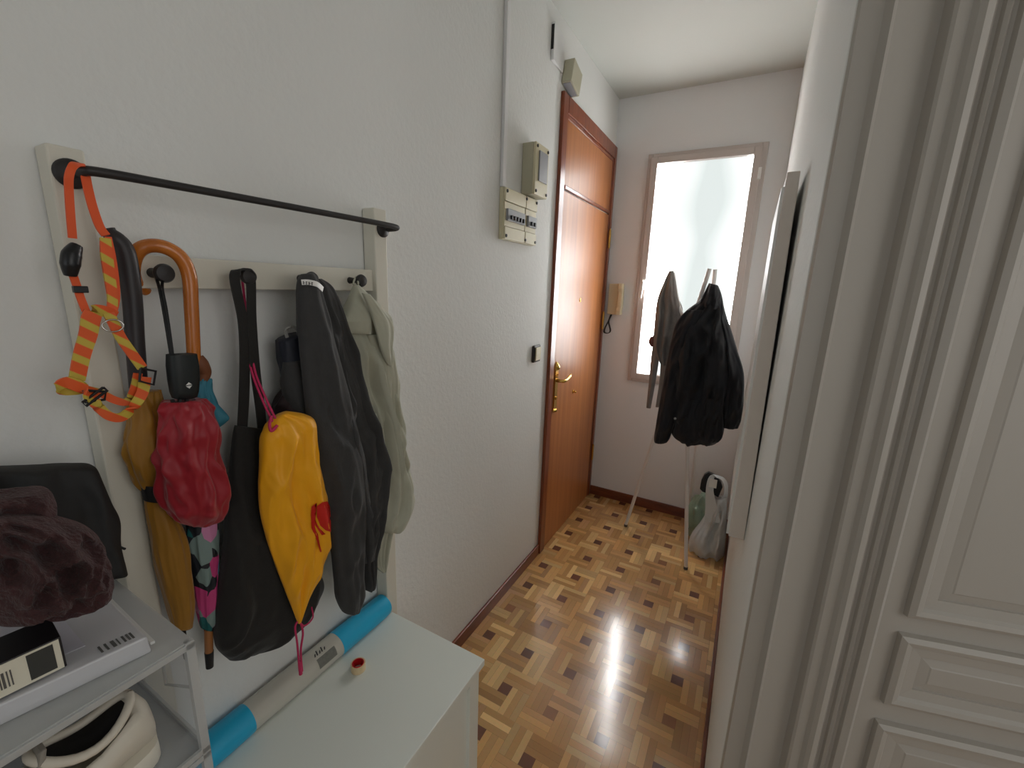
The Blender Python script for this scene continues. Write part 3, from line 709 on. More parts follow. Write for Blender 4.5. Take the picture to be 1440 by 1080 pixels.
def umbrella_navy():
    v = PF+.022
    r = thing('umbrella', 'navy folding umbrella with pale wrist loop half hidden behind the dark grey sweatshirt', 'umbrella', at(410, 600, 0, v), 'umbrellas on the coat rack')
    navy = mat('navy cloth', (28, 32, 44), .6)
    A = lambda px, py, o=0: at(px, py, 0, v+o)
    MB().ribbon([A(405, 478), A(402, 466), A(408, 460, .004), A(417, 462, .004), A(421, 472)], .006, [(0, 1, .3)]*5, .0015).build('wrist_loop', mat('pale webbing', (170, 168, 162), .6), r)
    folded_canopy('canopy', [(391, 480, 425, 466), (393, 505, 432, 495), (399, 535, 440, 530), (403, 560, 446, 560), (408, 600, 450, 600)], v, navy, r, 5, 1, .06)
    folded_canopy('canopy_edge', [(402, 545, 440, 540), (390, 565, 440, 560), (388, 578, 440, 580), (398, 600, 440, 604)], v, mat('dark maroon cloth', (34, 18, 20), .7), r, 6, 2, .1)
umbrella_navy()

# ------------------------------------------------------------ bags
def tote():
    v = PF+.030
    r = thing('tote_bag', 'black cloth tote bag hanging by its straps from a rack knob', 'bag', at(370, 920, 0, v))
    blk = mat('black bag cloth', (30, 28, 26), .8, var=.15, vscale=14, bump=.25, bscale=200, sheen=.15)
    A = lambda px, py, o=0: at(px, py, 0, v+o)
    MB().ribbon([A(340, 612, 0), A(343, 560), A(344, 500, .002), A(341, 450, .004), A(331, 400, .004), A(331, 384, .002), A(339, 379, 0), A(350, 383, 0), A(353, 400, 0), A(354, 450, .006), A(359, 520, .004), A(366, 575, .002), A(371, 630, 0)],
                [.018, .019, .018, .017, .017, .016, .016, .016, .017, .017, .018, .018, .018], [(0, 1, 0)]*4+[(0, 1, .1), (.4, .8, .2), (1, .2, .2), (.6, .8, 0)]+[(0, 1, 0)]*5, .0015, sub=8).build('strap', blk, r)
    loft('bag_body', [(330, 598, 376, 604, .004), (327, 620, 384, 640, .012), (322, 680, 396, 700, .020), (317, 740, 416, 752, .026), (312, 800, 438, 790, .030), (306, 850, 451, 818, .034), (303, 885, 440, 848, .034), (306, 912, 408, 890, .028), (322, 928, 372, 912, .012)],
         blk, r, 0, v+.004, amp=.22, k=3, seed=11, sq=.7)
tote()
def drawbag():
    v = PF+.088
    r = thing('drawstring_bag', 'bright yellow drawstring bag with pink cords hanging in front of the black tote', 'bag', at(420, 880, 0, v))
    m = mat('yellow nylon', (246, 172, 10), .5, bump=.35, bscale=22, bdist=.004, sheen=.1)
    A = lambda px, py, o=0: at(px, py, 0, v+o)
    b = loft('bag_body', [(382, 590, 404, 578, .010), (374, 600, 428, 582, .020), (368, 618, 441, 592, .026), (367, 650, 444, 622, .026), (365, 690, 452, 670, .026), (368, 725, 462, 712, .026), (378, 765, 466, 752, .024), (390, 800, 460, 780, .020), (402, 832, 450, 808, .015), (412, 858, 436, 838, .009), (419, 877, 423, 874, .003)],
             m, r, 0, v, amp=.30, k=4, seed=5, sq=.85, n=110, wr=.5, wf=(34, 9))
    pink = mat('pink cord', (196, 42, 92), .6)
    k0 = Vector((PF-.004, .486, 1.496))
    MB().tube([k0+Vector((0, -.003, 0)), A(346, 460, -.07), A(352, 515, -.055), A(368, 560, -.02), A(384, 594, .006)], .0022, n=8).tube([k0+Vector((.002, .003, 0)), A(349, 460, -.068), A(358, 520, -.05), A(373, 558, -.018), A(388, 590, .004)], .0022, n=8).tube([A(382, 585, .01), A(379, 597, .016), A(382, 606, .02), A(390, 598, .02)], .0028, n=8).build('draw_cord', pink, r, smooth=True)
    MB().tube([A(420, 872, 0), A(428, 880), A(440, 868, -.004), A(438, 850, -.02), A(444, 828, -.03)], .0018, n=8).tube([A(420, 872), A(415, 882), A(418, 905), A(421, 943)], .0022, n=8).tube([A(422, 874), A(426, 890), A(423, 915), A(425, 944)], .0022, n=8).tube([A(421, 930), A(423, 948)], [.003, .004], n=8, smooth=False).build('bottom_cord', pink, r, smooth=True)
    # red print shaped on the cloth surface
    red = mat('red print', (198, 30, 20), .5)
    me = b.data
    from mathutils.bvhtree import BVHTree
    off = parent_loc(r)
    tree = BVHTree.FromPolygons([tuple(q.co+off) for q in me.vertices], [tuple(p.vertices) for p in me.polygons])
    def drape(poly, nm):
        """polygon of photo spots laid on the cloth just above its surface"""
        bm = bmesh.new(); c = [sum(q[0] for q in poly)/len(poly), sum(q[1] for q in poly)/len(poly)]
        rr = 6; grid = []
        for s in range(rr+1):
            row = []
            for q in poly:
                px, py = c[0]+(q[0]-c[0])*max(s, .02)/rr, c[1]+(q[1]-c[1])*max(s, .02)/rr
                loc, nn, i_, d_ = tree.ray_cast(EYE, ray(px, py).normalized())
                if loc is None: loc = at(px, py, 0, v+.02); nn = Vector((1, 0, 0))
                if nn.dot(ray(px, py)) > 0: nn = -nn
                row.append(bm.verts.new(loc+nn*.0022-off))
            grid.append(row)
        n = len(poly)
        for s in range(rr):
            for k in range(n): bm.faces.new((grid[s][k], grid[s][(k+1) % n], grid[s+1][(k+1) % n], grid[s+1][k]))
        me2 = bpy.data.meshes.new(nm); bm.to_mesh(me2); bm.free()
        link(nm, me2, red, r, True)
    drape([(446, 711), (452, 706), (459, 705), (463, 712), (464, 730), (464, 748), (458, 745), (450, 738), (446, 726)], 'printed_emblem')
    drape([(446, 706), (438, 712), (436, 724), (438, 742), (444, 760), (450, 776), (452, 775), (447, 758), (443, 742), (440, 726), (441, 714)], 'printed_emblem')
    drape([(443, 728), (446, 738), (452, 746), (458, 750), (452, 752), (447, 745), (442, 735)], 'printed_emblem')
drawbag()

# ------------------------------------------------------------ clothes on the rack
def sweatshirt():
    v = PF+.050
    r = thing('sweatshirt', 'dark grey sweatshirt with white label hanging from the third rack knob', 'sweatshirt', at(480, 860, 0, v))
    gm = mat('charcoal fleece', (56, 56, 56), .85, var=.14, vscale=60, bump=.3, bscale=300, sheen=.08)
    loft('sweatshirt_body', [(420, 390, 442, 388, .008), (418, 412, 462, 408, .020), (420, 450, 478, 448, .030), (422, 500, 494, 500, .036), (424, 560, 508, 556, .040), (428, 620, 526, 610, .042), (440, 680, 537, 650, .042), (455, 720, 535, 700, .038), (470, 750, 530, 740, .034), (486, 780, 526, 780, .026), (500, 822, 523, 822, .018), (505, 828, 520, 828, .010)],
         gm, r, 0, v-.006, amp=.55, k=5, seed=3, sq=.8, n=110)
    loft('sleeve', [(424, 386, 440, 384, .010), (420, 400, 448, 396, .016), (420, 440, 458, 438, .020), (424, 500, 472, 496, .024), (430, 560, 486, 550, .026), (438, 620, 500, 602, .028), (449, 680, 511, 660, .030), (460, 730, 512, 720, .029), (468, 780, 509, 772, .026), (472, 815, 508, 806, .024), (474, 842, 510, 834, .023), (482, 860, 505, 856, .016), (490, 864, 500, 862, .006)],
         gm, r, 0, v+.036, amp=.16, k=3, seed=8, sq=.9)
    loft('sleeve', [(444, 392, 452, 392, .005), (446, 408, 468, 406, .012), (450, 450, 484, 448, .018), (466, 520, 504, 512, .022), (484, 590, 522, 578, .024), (500, 650, 538, 636, .026), (502, 700, 536, 694, .026), (499, 750, 530, 744, .022), (500, 790, 525, 786, .018)],
         gm, r, 0, v+.010, amp=.10, k=3, seed=9, sq=.9)
    loft('sleeve', [(400, 510, 420, 505, .012), (398, 545, 430, 540, .02), (412, 590, 446, 585, .022), (440, 640, 466, 636, .020), (450, 700, 470, 700, .012)], gm, r, 0, v-.012, amp=.1, k=3, seed=10)
    lb = MB().ribbon([at(424, 397, 0, v+.058), at(434, 397, 0, v+.062), at(446, 400, 0, v+.060), at(454, 407, 0, v+.052)], .010, [(0, .2, 1)]*4, .0008)
    lo = lb.build('label', M['white_plastic'], r)
    t = MB()
    for i, s in enumerate((0, 1, 2, 3)):
        q = at(427+i*4, 397.5+i*.5, 0, v+.0655); t.box(q.x, q.x+.0004, q.y-.0011, q.y+.0004, q.z-.003, q.z+.003); t.box(q.x, q.x+.0004, q.y-.0011, q.y+.0018, q.z-.0005+.002*(i % 2), q.z+.0005+.002*(i % 2))
    t.build('lettering', M['black_plastic'], lo)
sweatshirt()
def jacket():
    v = PF+.030
    r = thing('jacket', 'pale greenish grey cotton jacket with wide collar hanging from the last rack knob', 'jacket', at(545, 800, 0, v))
    gm = mat('pale grey green cotton', (176, 176, 158), .75, var=.08, vscale=30, bump=.2, bscale=60, sheen=.15)
    loft('jacket_body', [(488, 430, 520, 428, .012), (482, 460, 536, 460, .026), (486, 510, 544, 510, .034), (500, 560, 552, 556, .038), (508, 600, 560, 600, .038), (515, 650, 566, 645, .036), (520, 690, 564, 690, .030), (522, 730, 552, 730, .022), (520, 770, 546, 770, .014), (526, 795, 545, 790, .008), (538, 806, 543, 804, .003)],
         gm, r, 0, v-.004, amp=.42, k=6, seed=4, sq=.8, n=110)
    loft('sleeve', [(516, 470, 544, 470, .016), (524, 510, 552, 505, .022), (532, 560, 559, 552, .024), (536, 600, 565, 594, .025), (540, 650, 570, 642, .026), (540, 690, 577, 684, .027), (534, 720, 578, 712, .027), (534, 742, 566, 742, .022), (538, 748, 560, 748, .014)],
         gm, r, 0, v+.022, amp=.20, k=4, seed=6, sq=.9, noise=.03)
    # turned-down collar
    loft('collar', [(497, 402, 504, 401, .006), (492, 418, 516, 414, .016), (484, 438, 530, 428, .024), (476, 452, 546, 446, .028), (474, 463, 551, 462, .024), (476, 468, 551, 470, .020)], gm, r, 0, v+.012, amp=.12, k=3, seed=2, sq=.7)
    A = lambda px, py, o=0: at(px, py, 0, v+o)
    loft('collar_flap', [(509, 412, 520, 414, .004), (516, 426, 537, 436, .007), (523, 444, 551, 456, .009), (529, 464, 552, 474, .009), (534, 484, 551, 490, .008), (540, 502, 552, 506, .007), (546, 513, 551, 515, .003)], gm, r, 0, v+.056, amp=.2, k=2, seed=51, sq=.7)
    # open edge with buttons, pocket flap
    MB().ribbon([A(512, 560, .040), A(516, 600, .042), A(524, 630, .042), A(540, 660, .046), A(545, 690, .046), A(540, 740, .040)], .014, [(.3, 1, 0)]*6, .002).build('front_placket', gm, r, smooth=True)
    q = [A(512, 572, .046), A(530, 582, .050), A(536, 606, .048), A(524, 598, .05), A(514, 588, .048)]
    q2 = [p-Vector((.006, 0, 0)) for p in q]; n = 5
    MB().add(q+q2, [tuple(range(n)), tuple(range(2*n-1, n-1, -1))]+[(i, (i+1) % n, n+(i+1) % n, n+i) for i in range(n)]).build('pocket_flap', gm, r, bevel=.001)
    MB().tube([A(500, 404, .010), A(497, 398, .012), Vector((PF+.012, .752, 1.512)), A(504, 400, .012)], .0022, n=8).build('hanging_loop', gm, r)
jacket()

# ------------------------------------------------------------ stack of clear boxes at the left
ZB, BH = 1.050, .175
BX0, BX1, BY0, BY1 = -.845, -.566, -.14, .212
clear = mat('clear plastic', (214, 218, 220), .12, alpha=.34, coat=.3, spec=.7)
clear2 = mat('cloudy clear plastic', (206, 208, 206), .2, alpha=.62, coat=.3)
def storage_box():
    r = thing('storage_box', 'clear plastic drop front shoe box, topmost of the stack at the left', 'storage box', ((BX0+BX1)/2, (BY0+BY1)/2, ZB-BH))
    z0, z1 = ZB-BH, ZB; t = .0025
    MB().box(BX0, BX1, BY0, BY1, z0, z0+t).box(BX0, BX0+t, BY0, BY1, z0+t, z1-t).box(BX0+t, BX1, BY1-t, BY1, z0+t, z1-t).box(BX0+t, BX1, BY0, BY0+t, z0+t, z1-t).build('shell', clear, r)
    box('lid', BX0, BX1, BY0, BY1, z1-t, z1, clear2, r)
    # ribs and rims
    m = MB()
    for z in (z0+.004, z1-.006):
        m.box(BX0, BX1, BY1, BY1+.004, z-.004, z+.004)
        m.box(BX1-.002, BX1+.003, BY0, BY1+.004, z-.004, z+.004)
    m.box(BX1-.006, BX1+.003, BY1-.006, BY1+.004, z0, z1).box(BX1-.006, BX1+.003, BY0, BY0+.008, z0, z1)
    m.tube([(BX1-.02, BY1+.002, z1-.015), (BX1-.095, BY1+.002, z1-.02), (BX1-.10, BY1+.002, z0+.05), (BX1-.02, BY1+.002, z0+.09), (BX1-.02, BY1+.002, z1-.015)], .0022, n=8, smooth=False)
    m.build('rim', clear2, r, bevel=.001)
    return r
sb = storage_box()
for i in range(1, 6):
    c = sb.copy(); COL.objects.link(c); c.location = (sb.location.x, sb.location.y, sb.location.z-BH*i)
    for ch in sb.children:
        d = ch.copy(); COL.objects.link(d); d.parent = c
    c['label'] = ['', 'clear plastic shoe box second from the top of the left stack', 'clear plastic shoe box third from the top of the left stack', 'clear plastic shoe box fourth from the top of the left stack', 'clear plastic shoe box fifth from the top, resting on the lowest', 'clear plastic shoe box at the floor, lowest of the left stack'][i]
    c['group'] = 'stacked clear shoe boxes'
sb['group'] = 'stacked clear shoe boxes'

def shoe(xc, yh, label):
    """white trainer lying along the wall, heel toward the right end of the box"""
    z0 = ZB-BH+.0028
    r = thing('sneaker', label, 'shoe', (xc, yh-.13, z0))
    wm = mat('white shoe leather', (216, 208, 192), .5, var=.04, vscale=20); sm = mat('shoe sole', (228, 222, 206), .55); dk = mat('shoe lining', (26, 24, 24), .9)
    #     s from heel, half width, lower rim height of the side, top height
    pr = [(0, .020, .078), (.006, .028, .092), (.018, .034, .101), (.035, .037, .096), (.055, .038, .082), (.075, .038, .078), (.095, .039, .082), (.115, .041, .080), (.14, .044, .070), (.17, .047, .058), (.20, .047, .048), (.23, .041, .040), (.25, .028, .032), (.262, .010, .022)]
    rings = []
    for s_, hw, hh in pr:
        ring = []
        for j in range(36):
            t = 2*PI*j/36; ct, st = math.cos(t), math.sin(t)
            open_ = .020 < s_ < .10
            k = 1 if st < 0 else 1-.30*st
            zz = z0+.020+(hh-.020)*(st*.5+.5)**.8
            if open_ and st > .55: zz -= (st-.55)*.14
            ring.append(Vector((xc+hw*k*math.copysign(abs(ct)**.8, ct), yh-s_, zz)))
        rings.append(ring)
    MB().rings(rings).build('upper', wm, r, smooth=True, auto=False)
    sole = []
    for zz, k in ((0, .96), (.006, 1.08), (.02, 1.08), (.028, 1.0)):
        o = []
        for j in range(48):
            t = 2*PI*j/48; s_ = .131-.135*math.cos(t); hw = .004
            for a, b in zip(pr, pr[1:]):
                if a[0] <= s_ <= b[0]: hw = a[1]+(b[1]-a[1])*(s_-a[0])/(b[0]-a[0])
            o.append(Vector((xc+math.copysign(hw*k, math.sin(t)), yh-s_, z0+zz)))
        sole.append(o)
    MB().rings(sole).build('sole', sm, r, smooth=True)
    pts = []
    for j in range(33):
        t = 2*PI*j/32; s_ = .058-.044*math.cos(t)
        hh = .101-.022*math.sin(PI*min(1, max(0, (s_-.012)/.09)))
        pts.append(Vector((xc+.0265*math.sin(t), yh-s_, z0+hh)))
    MB().tube(pts, .0052, n=10, smooth=False, cap=False).build('collar', wm, r, smooth=True)
    c = sum(pts, Vector())/33; vs = [p-Vector((0, 0, .004)) for p in pts[:-1]]+[c-Vector((0, 0, .010))]
    mesh('lining', vs, [(k, (k+1) % 32, 32) for k in range(32)], dk, r, True)
    MB().hexa([Vector((xc-.020, yh-.098, z0+.078)), Vector((xc+.020, yh-.098, z0+.078)), Vector((xc+.017, yh-.090, z0+.112)), Vector((xc-.017, yh-.090, z0+.112))],
              [Vector((xc-.020, yh-.106, z0+.078)), Vector((xc+.020, yh-.106, z0+.078)), Vector((xc+.017, yh-.096, z0+.112)), Vector((xc-.017, yh-.096, z0+.112))]).build('tongue', mat('grey tongue cloth', (150, 144, 134), .8), r, bevel=.003)
    lc = MB()
    for k in range(5):
        y = yh-.112-.015*k; zz = z0+.084-.007*k
        lc.tube([(xc-.024, y, zz-.010), (xc, y, zz+.003), (xc+.024, y, zz-.010)], .0022, n=6)
    lc.build('laces', wm, r, smooth=True)
    MB().ribbon([Vector((xc+.036, yh-.10, z0+.072)), Vector((xc+.042, yh-.085, z0+.05)), Vector((xc+.040, yh-.07, z0+.034))], .003, (0, 1, 0), .001).build('side_seam', mat('grey seam', (110, 104, 98), .7), r)
shoe(-.628, .178, 'white trainer with black lining inside the topmost clear box')

# flat document case and things on the stack
def doc_case():
    z0 = ZB+.0005
    r = thing('document_case', 'flat translucent document case with barcode and papers on the top clear box', 'document case', (-.70, .06, z0))
    fr_r = at(212, 905, 2, z0+.012); bk_r = at(146, 832, 2, z0+.022); fl = at(0, 1006, 2, z0+.012)
    d1 = (bk_r-fr_r); d1.z = 0; d2 = (fl-fr_r); d2.z = 0
    d2 = d2.normalized()*.33; d1 = d1.normalized()*.235; o = Vector((fr_r.x, fr_r.y, z0))
    def quad(a0, a1, b0, b1, z): return [o+d1*a0+d2*b0+Vector((0, 0, z)), o+d1*a1+d2*b0+Vector((0, 0, z)), o+d1*a1+d2*b1+Vector((0, 0, z)), o+d1*a0+d2*b1+Vector((0, 0, z))]
    MB().hexa(quad(0, 1, 0, 1, 0), quad(.01, .99, .005, .995, .022)).build('case', mat('frosted document plastic', (214, 214, 216), .3, alpha=.72, coat=.3), r, bevel=.002)
    MB().hexa(quad(.02, .97, .02, .97, .003), quad(.03, .97, .02, .97, .019)).build('papers', mat('paper', (226, 224, 228), .8, var=.03), r)
    MB().hexa(quad(.16, .92, .14, .93, .0222), quad(.16, .92, .14, .93, .0230)).build('paper_sheet', mat('lilac grey sheet', (190, 188, 196), .7), r)
    MB().hexa(quad(.0, 1, -.012, .0, .010), quad(.0, 1, -.012, .0, .0135)).build('case_flange', mat('case edge plastic', (220, 220, 216), .3, alpha=.8), r)
    bc = MB(); rnd = random.Random(2); b = .03
    while b < .125:
        wd = rnd.choice((.006, .010, .004)); bc.hexa(quad(.045, .105, b, b+wd, .0222), quad(.045, .105, b, b+wd, .0226)); b += wd+rnd.choice((.004, .006, .010))
    bc.build('barcode', mat('grey barcode ink', (84, 84, 82), .7), r)
    return z0+.0232
zt = doc_case()
def label_box():
    zb = zt
    tr_, br_ = at(91, 893, 2, zb+.03), at(95, 937, 2, zb)
    fl = at(0, 984, 2, zb); bkr = at(74, 862, 2, zb+.03)
    o = Vector(((br_.x), (br_.y), zb)); d2 = (fl-br_); d2.z = 0; d2 = d2.normalized()*.14
    d1 = bkr-tr_; d1.z = 0; d1 = d1.normalized()*.05
    H = at(91, 893, 2, zb+.03); hgt = .030
    # choose the height so that the top corner stands over the bottom corner
    best = min([(abs((at(91, 893, 2, zb+h)-Vector((o.x, o.y, zb+h))).length), h) for h in [k*.001 for k in range(12, 60)]])[1]; hgt = best
    print('LABELBOX', o, hgt, d1, d2)
    r = thing('small_box', 'small black box with white barcode label on the document case', 'box', o)
    def quad(a0, a1, b0, b1, z): return [o+d1*a0+d2*b0+Vector((0, 0, z)), o+d1*a1+d2*b0+Vector((0, 0, z)), o+d1*a1+d2*b1+Vector((0, 0, z)), o+d1*a0+d2*b1+Vector((0, 0, z))]
    MB().hexa(quad(0, 1, 0, 1, .0005), quad(0, 1, 0, 1, hgt)).build('carton', mat('black carton', (30, 26, 28), .45), r, bevel=.001)
    n = -d1.normalized()
    def face(b0, b1, z0_, z1_, off): return [o+d2*b0+n*off+Vector((0, 0, z0_)), o+d2*b1+n*off+Vector((0, 0, z0_)), o+d2*b1+n*off+Vector((0, 0, z1_)), o+d2*b0+n*off+Vector((0, 0, z1_))]
    lb = MB().hexa(face(.015, .99, .0015, hgt-.0015, .0), face(.015, .99, .0015, hgt-.0015, .0006)).build('white_label', mat('label paper', (222, 216, 196), .7), r)
    bm_ = MB(); rnd = random.Random(4)
    for (s, e, z0_, z1_) in ((.27, .43, .25, .72), (.52, .80, .18, .70)):
        b = s
        while b < e:
            wd = rnd.choice((.008, .014, .005)); bm_.hexa(face(b, b+wd, hgt*z0_, hgt*z1_, .0006), face(b, b+wd, hgt*z0_, hgt*z1_, .0009)); b += wd+rnd.choice((.006, .010))
    bm_.build('barcode', mat('faded barcode ink', (92, 88, 84), .7), lb)
    MB().hexa(face(.05, .19, hgt*.12, hgt*.90, .0006), face(.05, .19, hgt*.12, hgt*.90, .0009)).build('dark_square', mat('charcoal print', (58, 58, 54), .7), lb)
    q0 = quad(.1, .26, .33, .60, hgt+.0002); q1 = quad(.1, .26, .33, .60, hgt+.0006)
    MB().hexa(q0, q1).build('red_mark', mat('red print on carton', (150, 20, 34), .6), r)
    return zb+hgt
zl = label_box()

def blob(name, m, parent, c, rad, seed, amp=.25, freq=2.2, n=40, flat=.3, zmin=None, fine=0, ff=9):
    """crumpled cloth heap"""
    from mathutils import noise
    mb = MB(); off = Vector((seed*3.1, seed*1.7, seed*.9)); rings = []
    for i in range(n+1):
        ph = PI*i/n; ring = []
        for j in range(n*2):
            t = 2*PI*j/(n*2); d = Vector((math.sin(ph)*math.cos(t), math.sin(ph)*math.sin(t), math.cos(ph)))
            f = 1+amp*noise.noise(d*freq+off)*2+amp*.5*noise.noise(d*freq*2.3+off)*2+(fine*noise.noise(d*ff+off) if fine else 0)
            p = Vector((c[0]+d.x*rad[0]*f, c[1]+d.y*rad[1]*f, c[2]+d.z*rad[2]*f))
            if zmin is not None and p.z < zmin: p.z = zmin+.0002*(i % 3)
            ring.append(p)
        rings.append(ring)
    return mb.rings(rings, cap=False).build(name, m, parent, smooth=True, auto=False)
# black bag behind
def black_bag():
    v = -.80
    A = lambda px, py, o=0: at(px, py, 0, v+o)
    base = A(80, 800)
    r = thing('shoulder_bag', 'black cloth bag slumped on the clear boxes behind the burgundy scarf', 'bag', (v, .10, ZB))
    bm = mat('black nylon', (36, 36, 36), .7, bump=.3, bscale=40, var=.2, vscale=20)
    loft('bag_body', [(-60, 662, 122, 652, .010), (-66, 668, 132, 656, .024), (-70, 700, 140, 674, .030), (-72, 740, 153, 704, .034), (-74, 760, 164, 728, .036), (-74, 790, 165, 762, .036), (-70, 830, 172, 792, .034), (-60, 846, 175, 802, .03)], bm, r, 0, v, amp=.2, k=3, seed=21, sq=.6, n=64)
    MB().tube([A(166, 768, .02), A(173, 771, .022), A(176, 772, .022)], .0018, n=6).build('loose_cord', bm, r)
black_bag()
def scarf():
    r = thing('scarf', 'burgundy fluffy knitted scarf heaped on the small boxed items at the left', 'scarf', (-.66, .08, zl))
    sm = mat('burgundy fluffy wool', (62, 36, 36), .95, var=.6, vscale=90, bump=1, bscale=240, bdist=.004, sheen=.08)
    def heap(nm, rows, v, seed, wr=.5): loft(nm, rows, sm, r, 0, v, amp=.25, k=3, seed=seed, sq=.8, n=150, sub=16, wr=wr, wf=(44, 40))
    heap('wool_heap', [(-50, 728, 60, 722, .02), (-60, 742, 118, 738, .035), (-70, 760, 138, 758, .045), (-72, 790, 148, 786, .050), (-72, 815, 151, 812, .050), (-70, 835, 146, 836, .045), (-66, 850, 118, 848, .035), (-60, 866, 88, 862, .02)], -.655, 3)
    heap('wool_end', [(-60, 700, 10, 696, .015), (-58, 708, 52, 686, .02), (-60, 722, 68, 688, .03), (-60, 740, 74, 708, .035), (-60, 770, 76, 730, .035), (-60, 800, 90, 765, .03)], -.69, 5)
scarf()

# ------------------------------------------------------------ far end: coat stand, clothes, bag
FA = Vector((-.532, 2.608, 0)); FB = Vector((-.129, 2.343, 0)); FC = Vector((-.175, 2.80, 0))
def coat_stand():
    r = thing('coat_stand', 'white tripod coat stand of thin crossing poles in front of the window', 'coat stand', (-.27, 2.55, 0))
    tA = at(998, 378, 1, 2.46); tB = at(947, 384, 1, 2.60); tC = at(1005.5, 379, 1, 2.50)
    mid = at(985, 470, 1, 2.49)
    for (f, t) in ((FA, tA), (FB, at(969, 470, 1, 2.50)), (FC, tC)):
        MB().tube([f+Vector((0, 0, .012)), t], .0105, n=14, smooth=False).build('pole', M['stand_white'], r, smooth=True)
        MB().tube([f+Vector((0, 0, 0)), f+Vector((0, 0, .016))], .0115, n=14, smooth=False).build('rubber_foot', mat('grey rubber', (90, 84, 80), .7), r, smooth=True)
    # cross arm that carries the grey shirt
    MB().tube([at(972, 470, 1, 2.50), at(955, 430, 1, 2.56), tB], [.009, .009, .008], n=12).build('hook_arm', M['stand_white'], r, smooth=True)
    print('STAND', tA, tB, tC)
coat_stand()
def black_jacket():
    v = 2.44
    r = thing('jacket', 'black jacket hanging on the white coat stand in front of the window', 'jacket', at(985, 620, 1, v))
    m = mat('black wool', (24, 26, 32), .8, var=.06, vscale=14, bump=.2, bscale=200, sheen=.1)
    loft('jacket_body', [(996, 400, 1010, 402, .018), (991, 412, 1014, 412, .035), (982, 424, 1017, 426, .050), (964, 438, 1019, 444, .070), (950, 458, 1023, 462, .085), (944, 490, 1028, 490, .095), (941, 530, 1028, 530, .095), (940, 570, 1024, 570, .09), (943, 600, 1019, 600, .085), (948, 613, 1016, 613, .080), (958, 621, 1008, 622, .06)],
         m, r, 1, v, amp=.22, k=4, seed=12, sq=.75, n=110)
    loft('sleeve', [(966, 436, 990, 436, .03), (952, 452, 985, 460, .045), (944, 480, 975, 490, .05), (936, 520, 966, 530, .05), (929, 560, 957, 570, .048), (923, 595, 947, 600, .045), (920, 618, 942, 616, .042), (924, 623, 938, 622, .02)], m, r, 1, v-.045, amp=.12, k=3, seed=13, sq=.85)
    loft('sleeve', [(1003, 410, 1014, 412, .03), (1006, 435, 1020, 440, .04), (1010, 460, 1029, 466, .045), (1012, 490, 1038, 496, .05), (1014, 520, 1046, 525, .05), (1014, 560, 1046, 560, .05), (1013, 585, 1044, 585, .048), (1014, 600, 1038, 602, .03)], m, r, 1, v-.005, amp=.12, k=3, seed=14, sq=.85)
    loft('hem_panel', [(960, 560, 992, 560, .02), (952, 590, 990, 590, .03), (947, 608, 989, 606, .03), (952, 618, 985, 618, .022), (962, 623, 980, 623, .01)], m, r, 1, v-.075, amp=.06, k=2, seed=15, sq=.7)
    loft('hem_panel', [(990, 560, 1014, 560, .02), (990, 595, 1017, 595, .028), (990, 618, 1016, 614, .026), (990, 622, 1010, 622, .012)], m, r, 1, v-.070, amp=.06, k=2, seed=16, sq=.6)
    loft('collar', [(997, 398, 1009, 401, .02), (990, 412, 1014, 414, .045), (984, 424, 1012, 430, .05), (984, 430, 1010, 436, .03)], m, r, 1, v-.02, amp=.2, k=4, seed=17)
    q = at(949.5, 588.5, 1, v-.11); MB().disc(q, (0, -1, 0), .006, .003, 16).build('button', mat('pale button', (150, 150, 150), .4), r)
black_jacket()
def grey_shirt():
    v = 2.58
    r = thing('cardigan', 'grey ribbed cardigan hanging on the coat stand behind the black jacket', 'cardigan', at(925, 570, 1, v))
    m = mat('grey rib knit', (134, 128, 124), .85, var=.15, vscale=40, bump=.3, bscale=80)
    loft('body', [(941, 381, 947, 381, .012), (934, 396, 950, 396, .03), (925, 420, 954, 418, .045), (922, 440, 960, 436, .05), (920, 460, 958, 462, .05), (919, 485, 950, 486, .05), (924, 500, 944, 505, .04), (930, 512, 938, 514, .02)], m, r, 1, v, amp=.3, k=5, seed=31, sq=.8)
    loft('hanging_front', [(921, 470, 930, 472, .02), (916, 500, 927, 502, .022), (913, 535, 922, 536, .022), (909, 573, 915, 574, .014)], m, r, 1, v+.01, amp=.1, k=2, seed=32)
    loft('hanging_front', [(930, 490, 944, 490, .02), (928, 530, 942, 530, .022), (924, 560, 936, 560, .02), (922, 572, 932, 572, .014)], m, r, 1, v+.02, amp=.1, k=2, seed=33)
    MB().box(0, 0, 0, 0, 0, 0)
    q = at(917, 480, 1, v-.03)
    loft('cuff', [(914, 474, 920, 472, .012), (912, 481, 922, 480, .018), (916, 488, 922, 487, .01)], mat('reddish brown lining', (122, 78, 74), .8), r, 1, v-.02, amp=.05, k=2, seed=34)
grey_shirt()
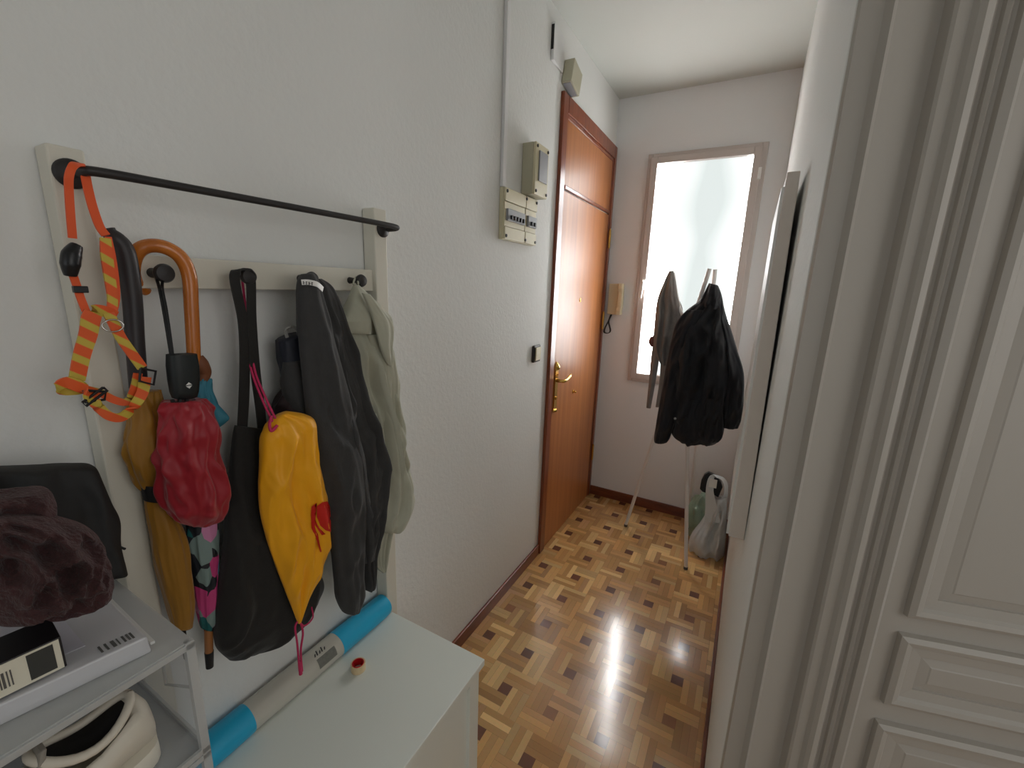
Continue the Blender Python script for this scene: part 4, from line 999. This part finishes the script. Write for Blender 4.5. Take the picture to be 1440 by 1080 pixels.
def plastic_bag():
    v = 2.60
    r = thing('plastic_bag', 'white translucent plastic carrier bag standing on the floor behind the coat stand', 'bag', (-.04, v, 0))
    m = mat('thin white plastic', (222, 226, 226), .35, alpha=.74, bump=.5, bscale=18, bdist=.01, coat=.2)
    loft('bag_body', [(1000, 700, 1021, 700, .03), (996, 715, 1022, 715, .05), (986, 733, 1022, 733, .07), (973, 750, 1021, 750, .085), (969, 762, 1020, 765, .085), (974, 776, 1018, 779, .07), (985, 784, 1012, 786, .04)], m, r, 1, v, amp=.25, k=5, seed=41, sq=.75, n=64)
    A = lambda px, py, o=0: at(px, py, 1, v+o)
    MB().ribbon([A(1002, 735, -.07), A(1000, 712, -.06), A(998, 690, -.06), A(1001, 672, -.05), A(1008, 670, -.03), A(1018, 676, -.01), A(1021, 690, .0), A(1016, 720, .02)], [.09, .06, .04, .035, .035, .035, .045, .08], [(1, 0, 0)]*3+[(.8, .6, 0), (0, 1, 0)]+[(.4, .9, 0)]*3, .001).build('handle', m, r, smooth=True)
    q = A(1002.5, 680, -.075); box('tag', q.x-.02, q.x+.02, q.y, q.y+.002, q.z-.025, q.z+.025, M['white_plastic'], r)
    MB().box(0, 0, 0, 0, 0, 0)
    pr = MB(); q = A(985, 763, -.093)
    for i in range(3): pr.disc((q.x-.004+.006*i, q.y, q.z-.02+.018*i), (0, -1, 0), .008, .001, 10)
    pr.build('printed_mark', mat('grey bag print', (120, 112, 112), .6), r)
    # green contents
    g = thing('green_bag', 'pale green crumpled plastic bag beside the white carrier bag', 'bag', (-.16, v+.06, 0))
    gm = mat('pale green plastic', (152, 176, 156), .5, alpha=.85, bump=.5, bscale=25, bdist=.01, var=.25, vscale=16)
    c = A(988, 735, .10)
    blob('bag_body', gm, g, (c.x-.01, v+.12, .15), (.075, .085, .17), 4, amp=.14, freq=2, n=36, zmin=.001)
    # black tray sticking out of it
    t = thing('black_tray', 'black rounded plastic tray sticking out of the white carrier bag', 'tray', A(999, 705))
    pts = [A(984, 688, -.01), A(986, 676, -.01), A(990, 668, -.01), A(996, 664.5, -.01), A(1008, 670, .0), A(1014, 678, .0), A(1016, 686, 0), A(1010, 700, 0), A(1005, 697, 0), A(988, 692, -.01)]
    b = [p+Vector((.0, .03, 0)) for p in pts]; n = len(pts)
    MB().add(pts+b, [tuple(range(n)), tuple(range(2*n-1, n-1, -1))]+[(i, (i+1) % n, n+(i+1) % n, n+i) for i in range(n)]).build('tray_body', M['black_plastic'], t, bevel=.004)
plastic_bag()
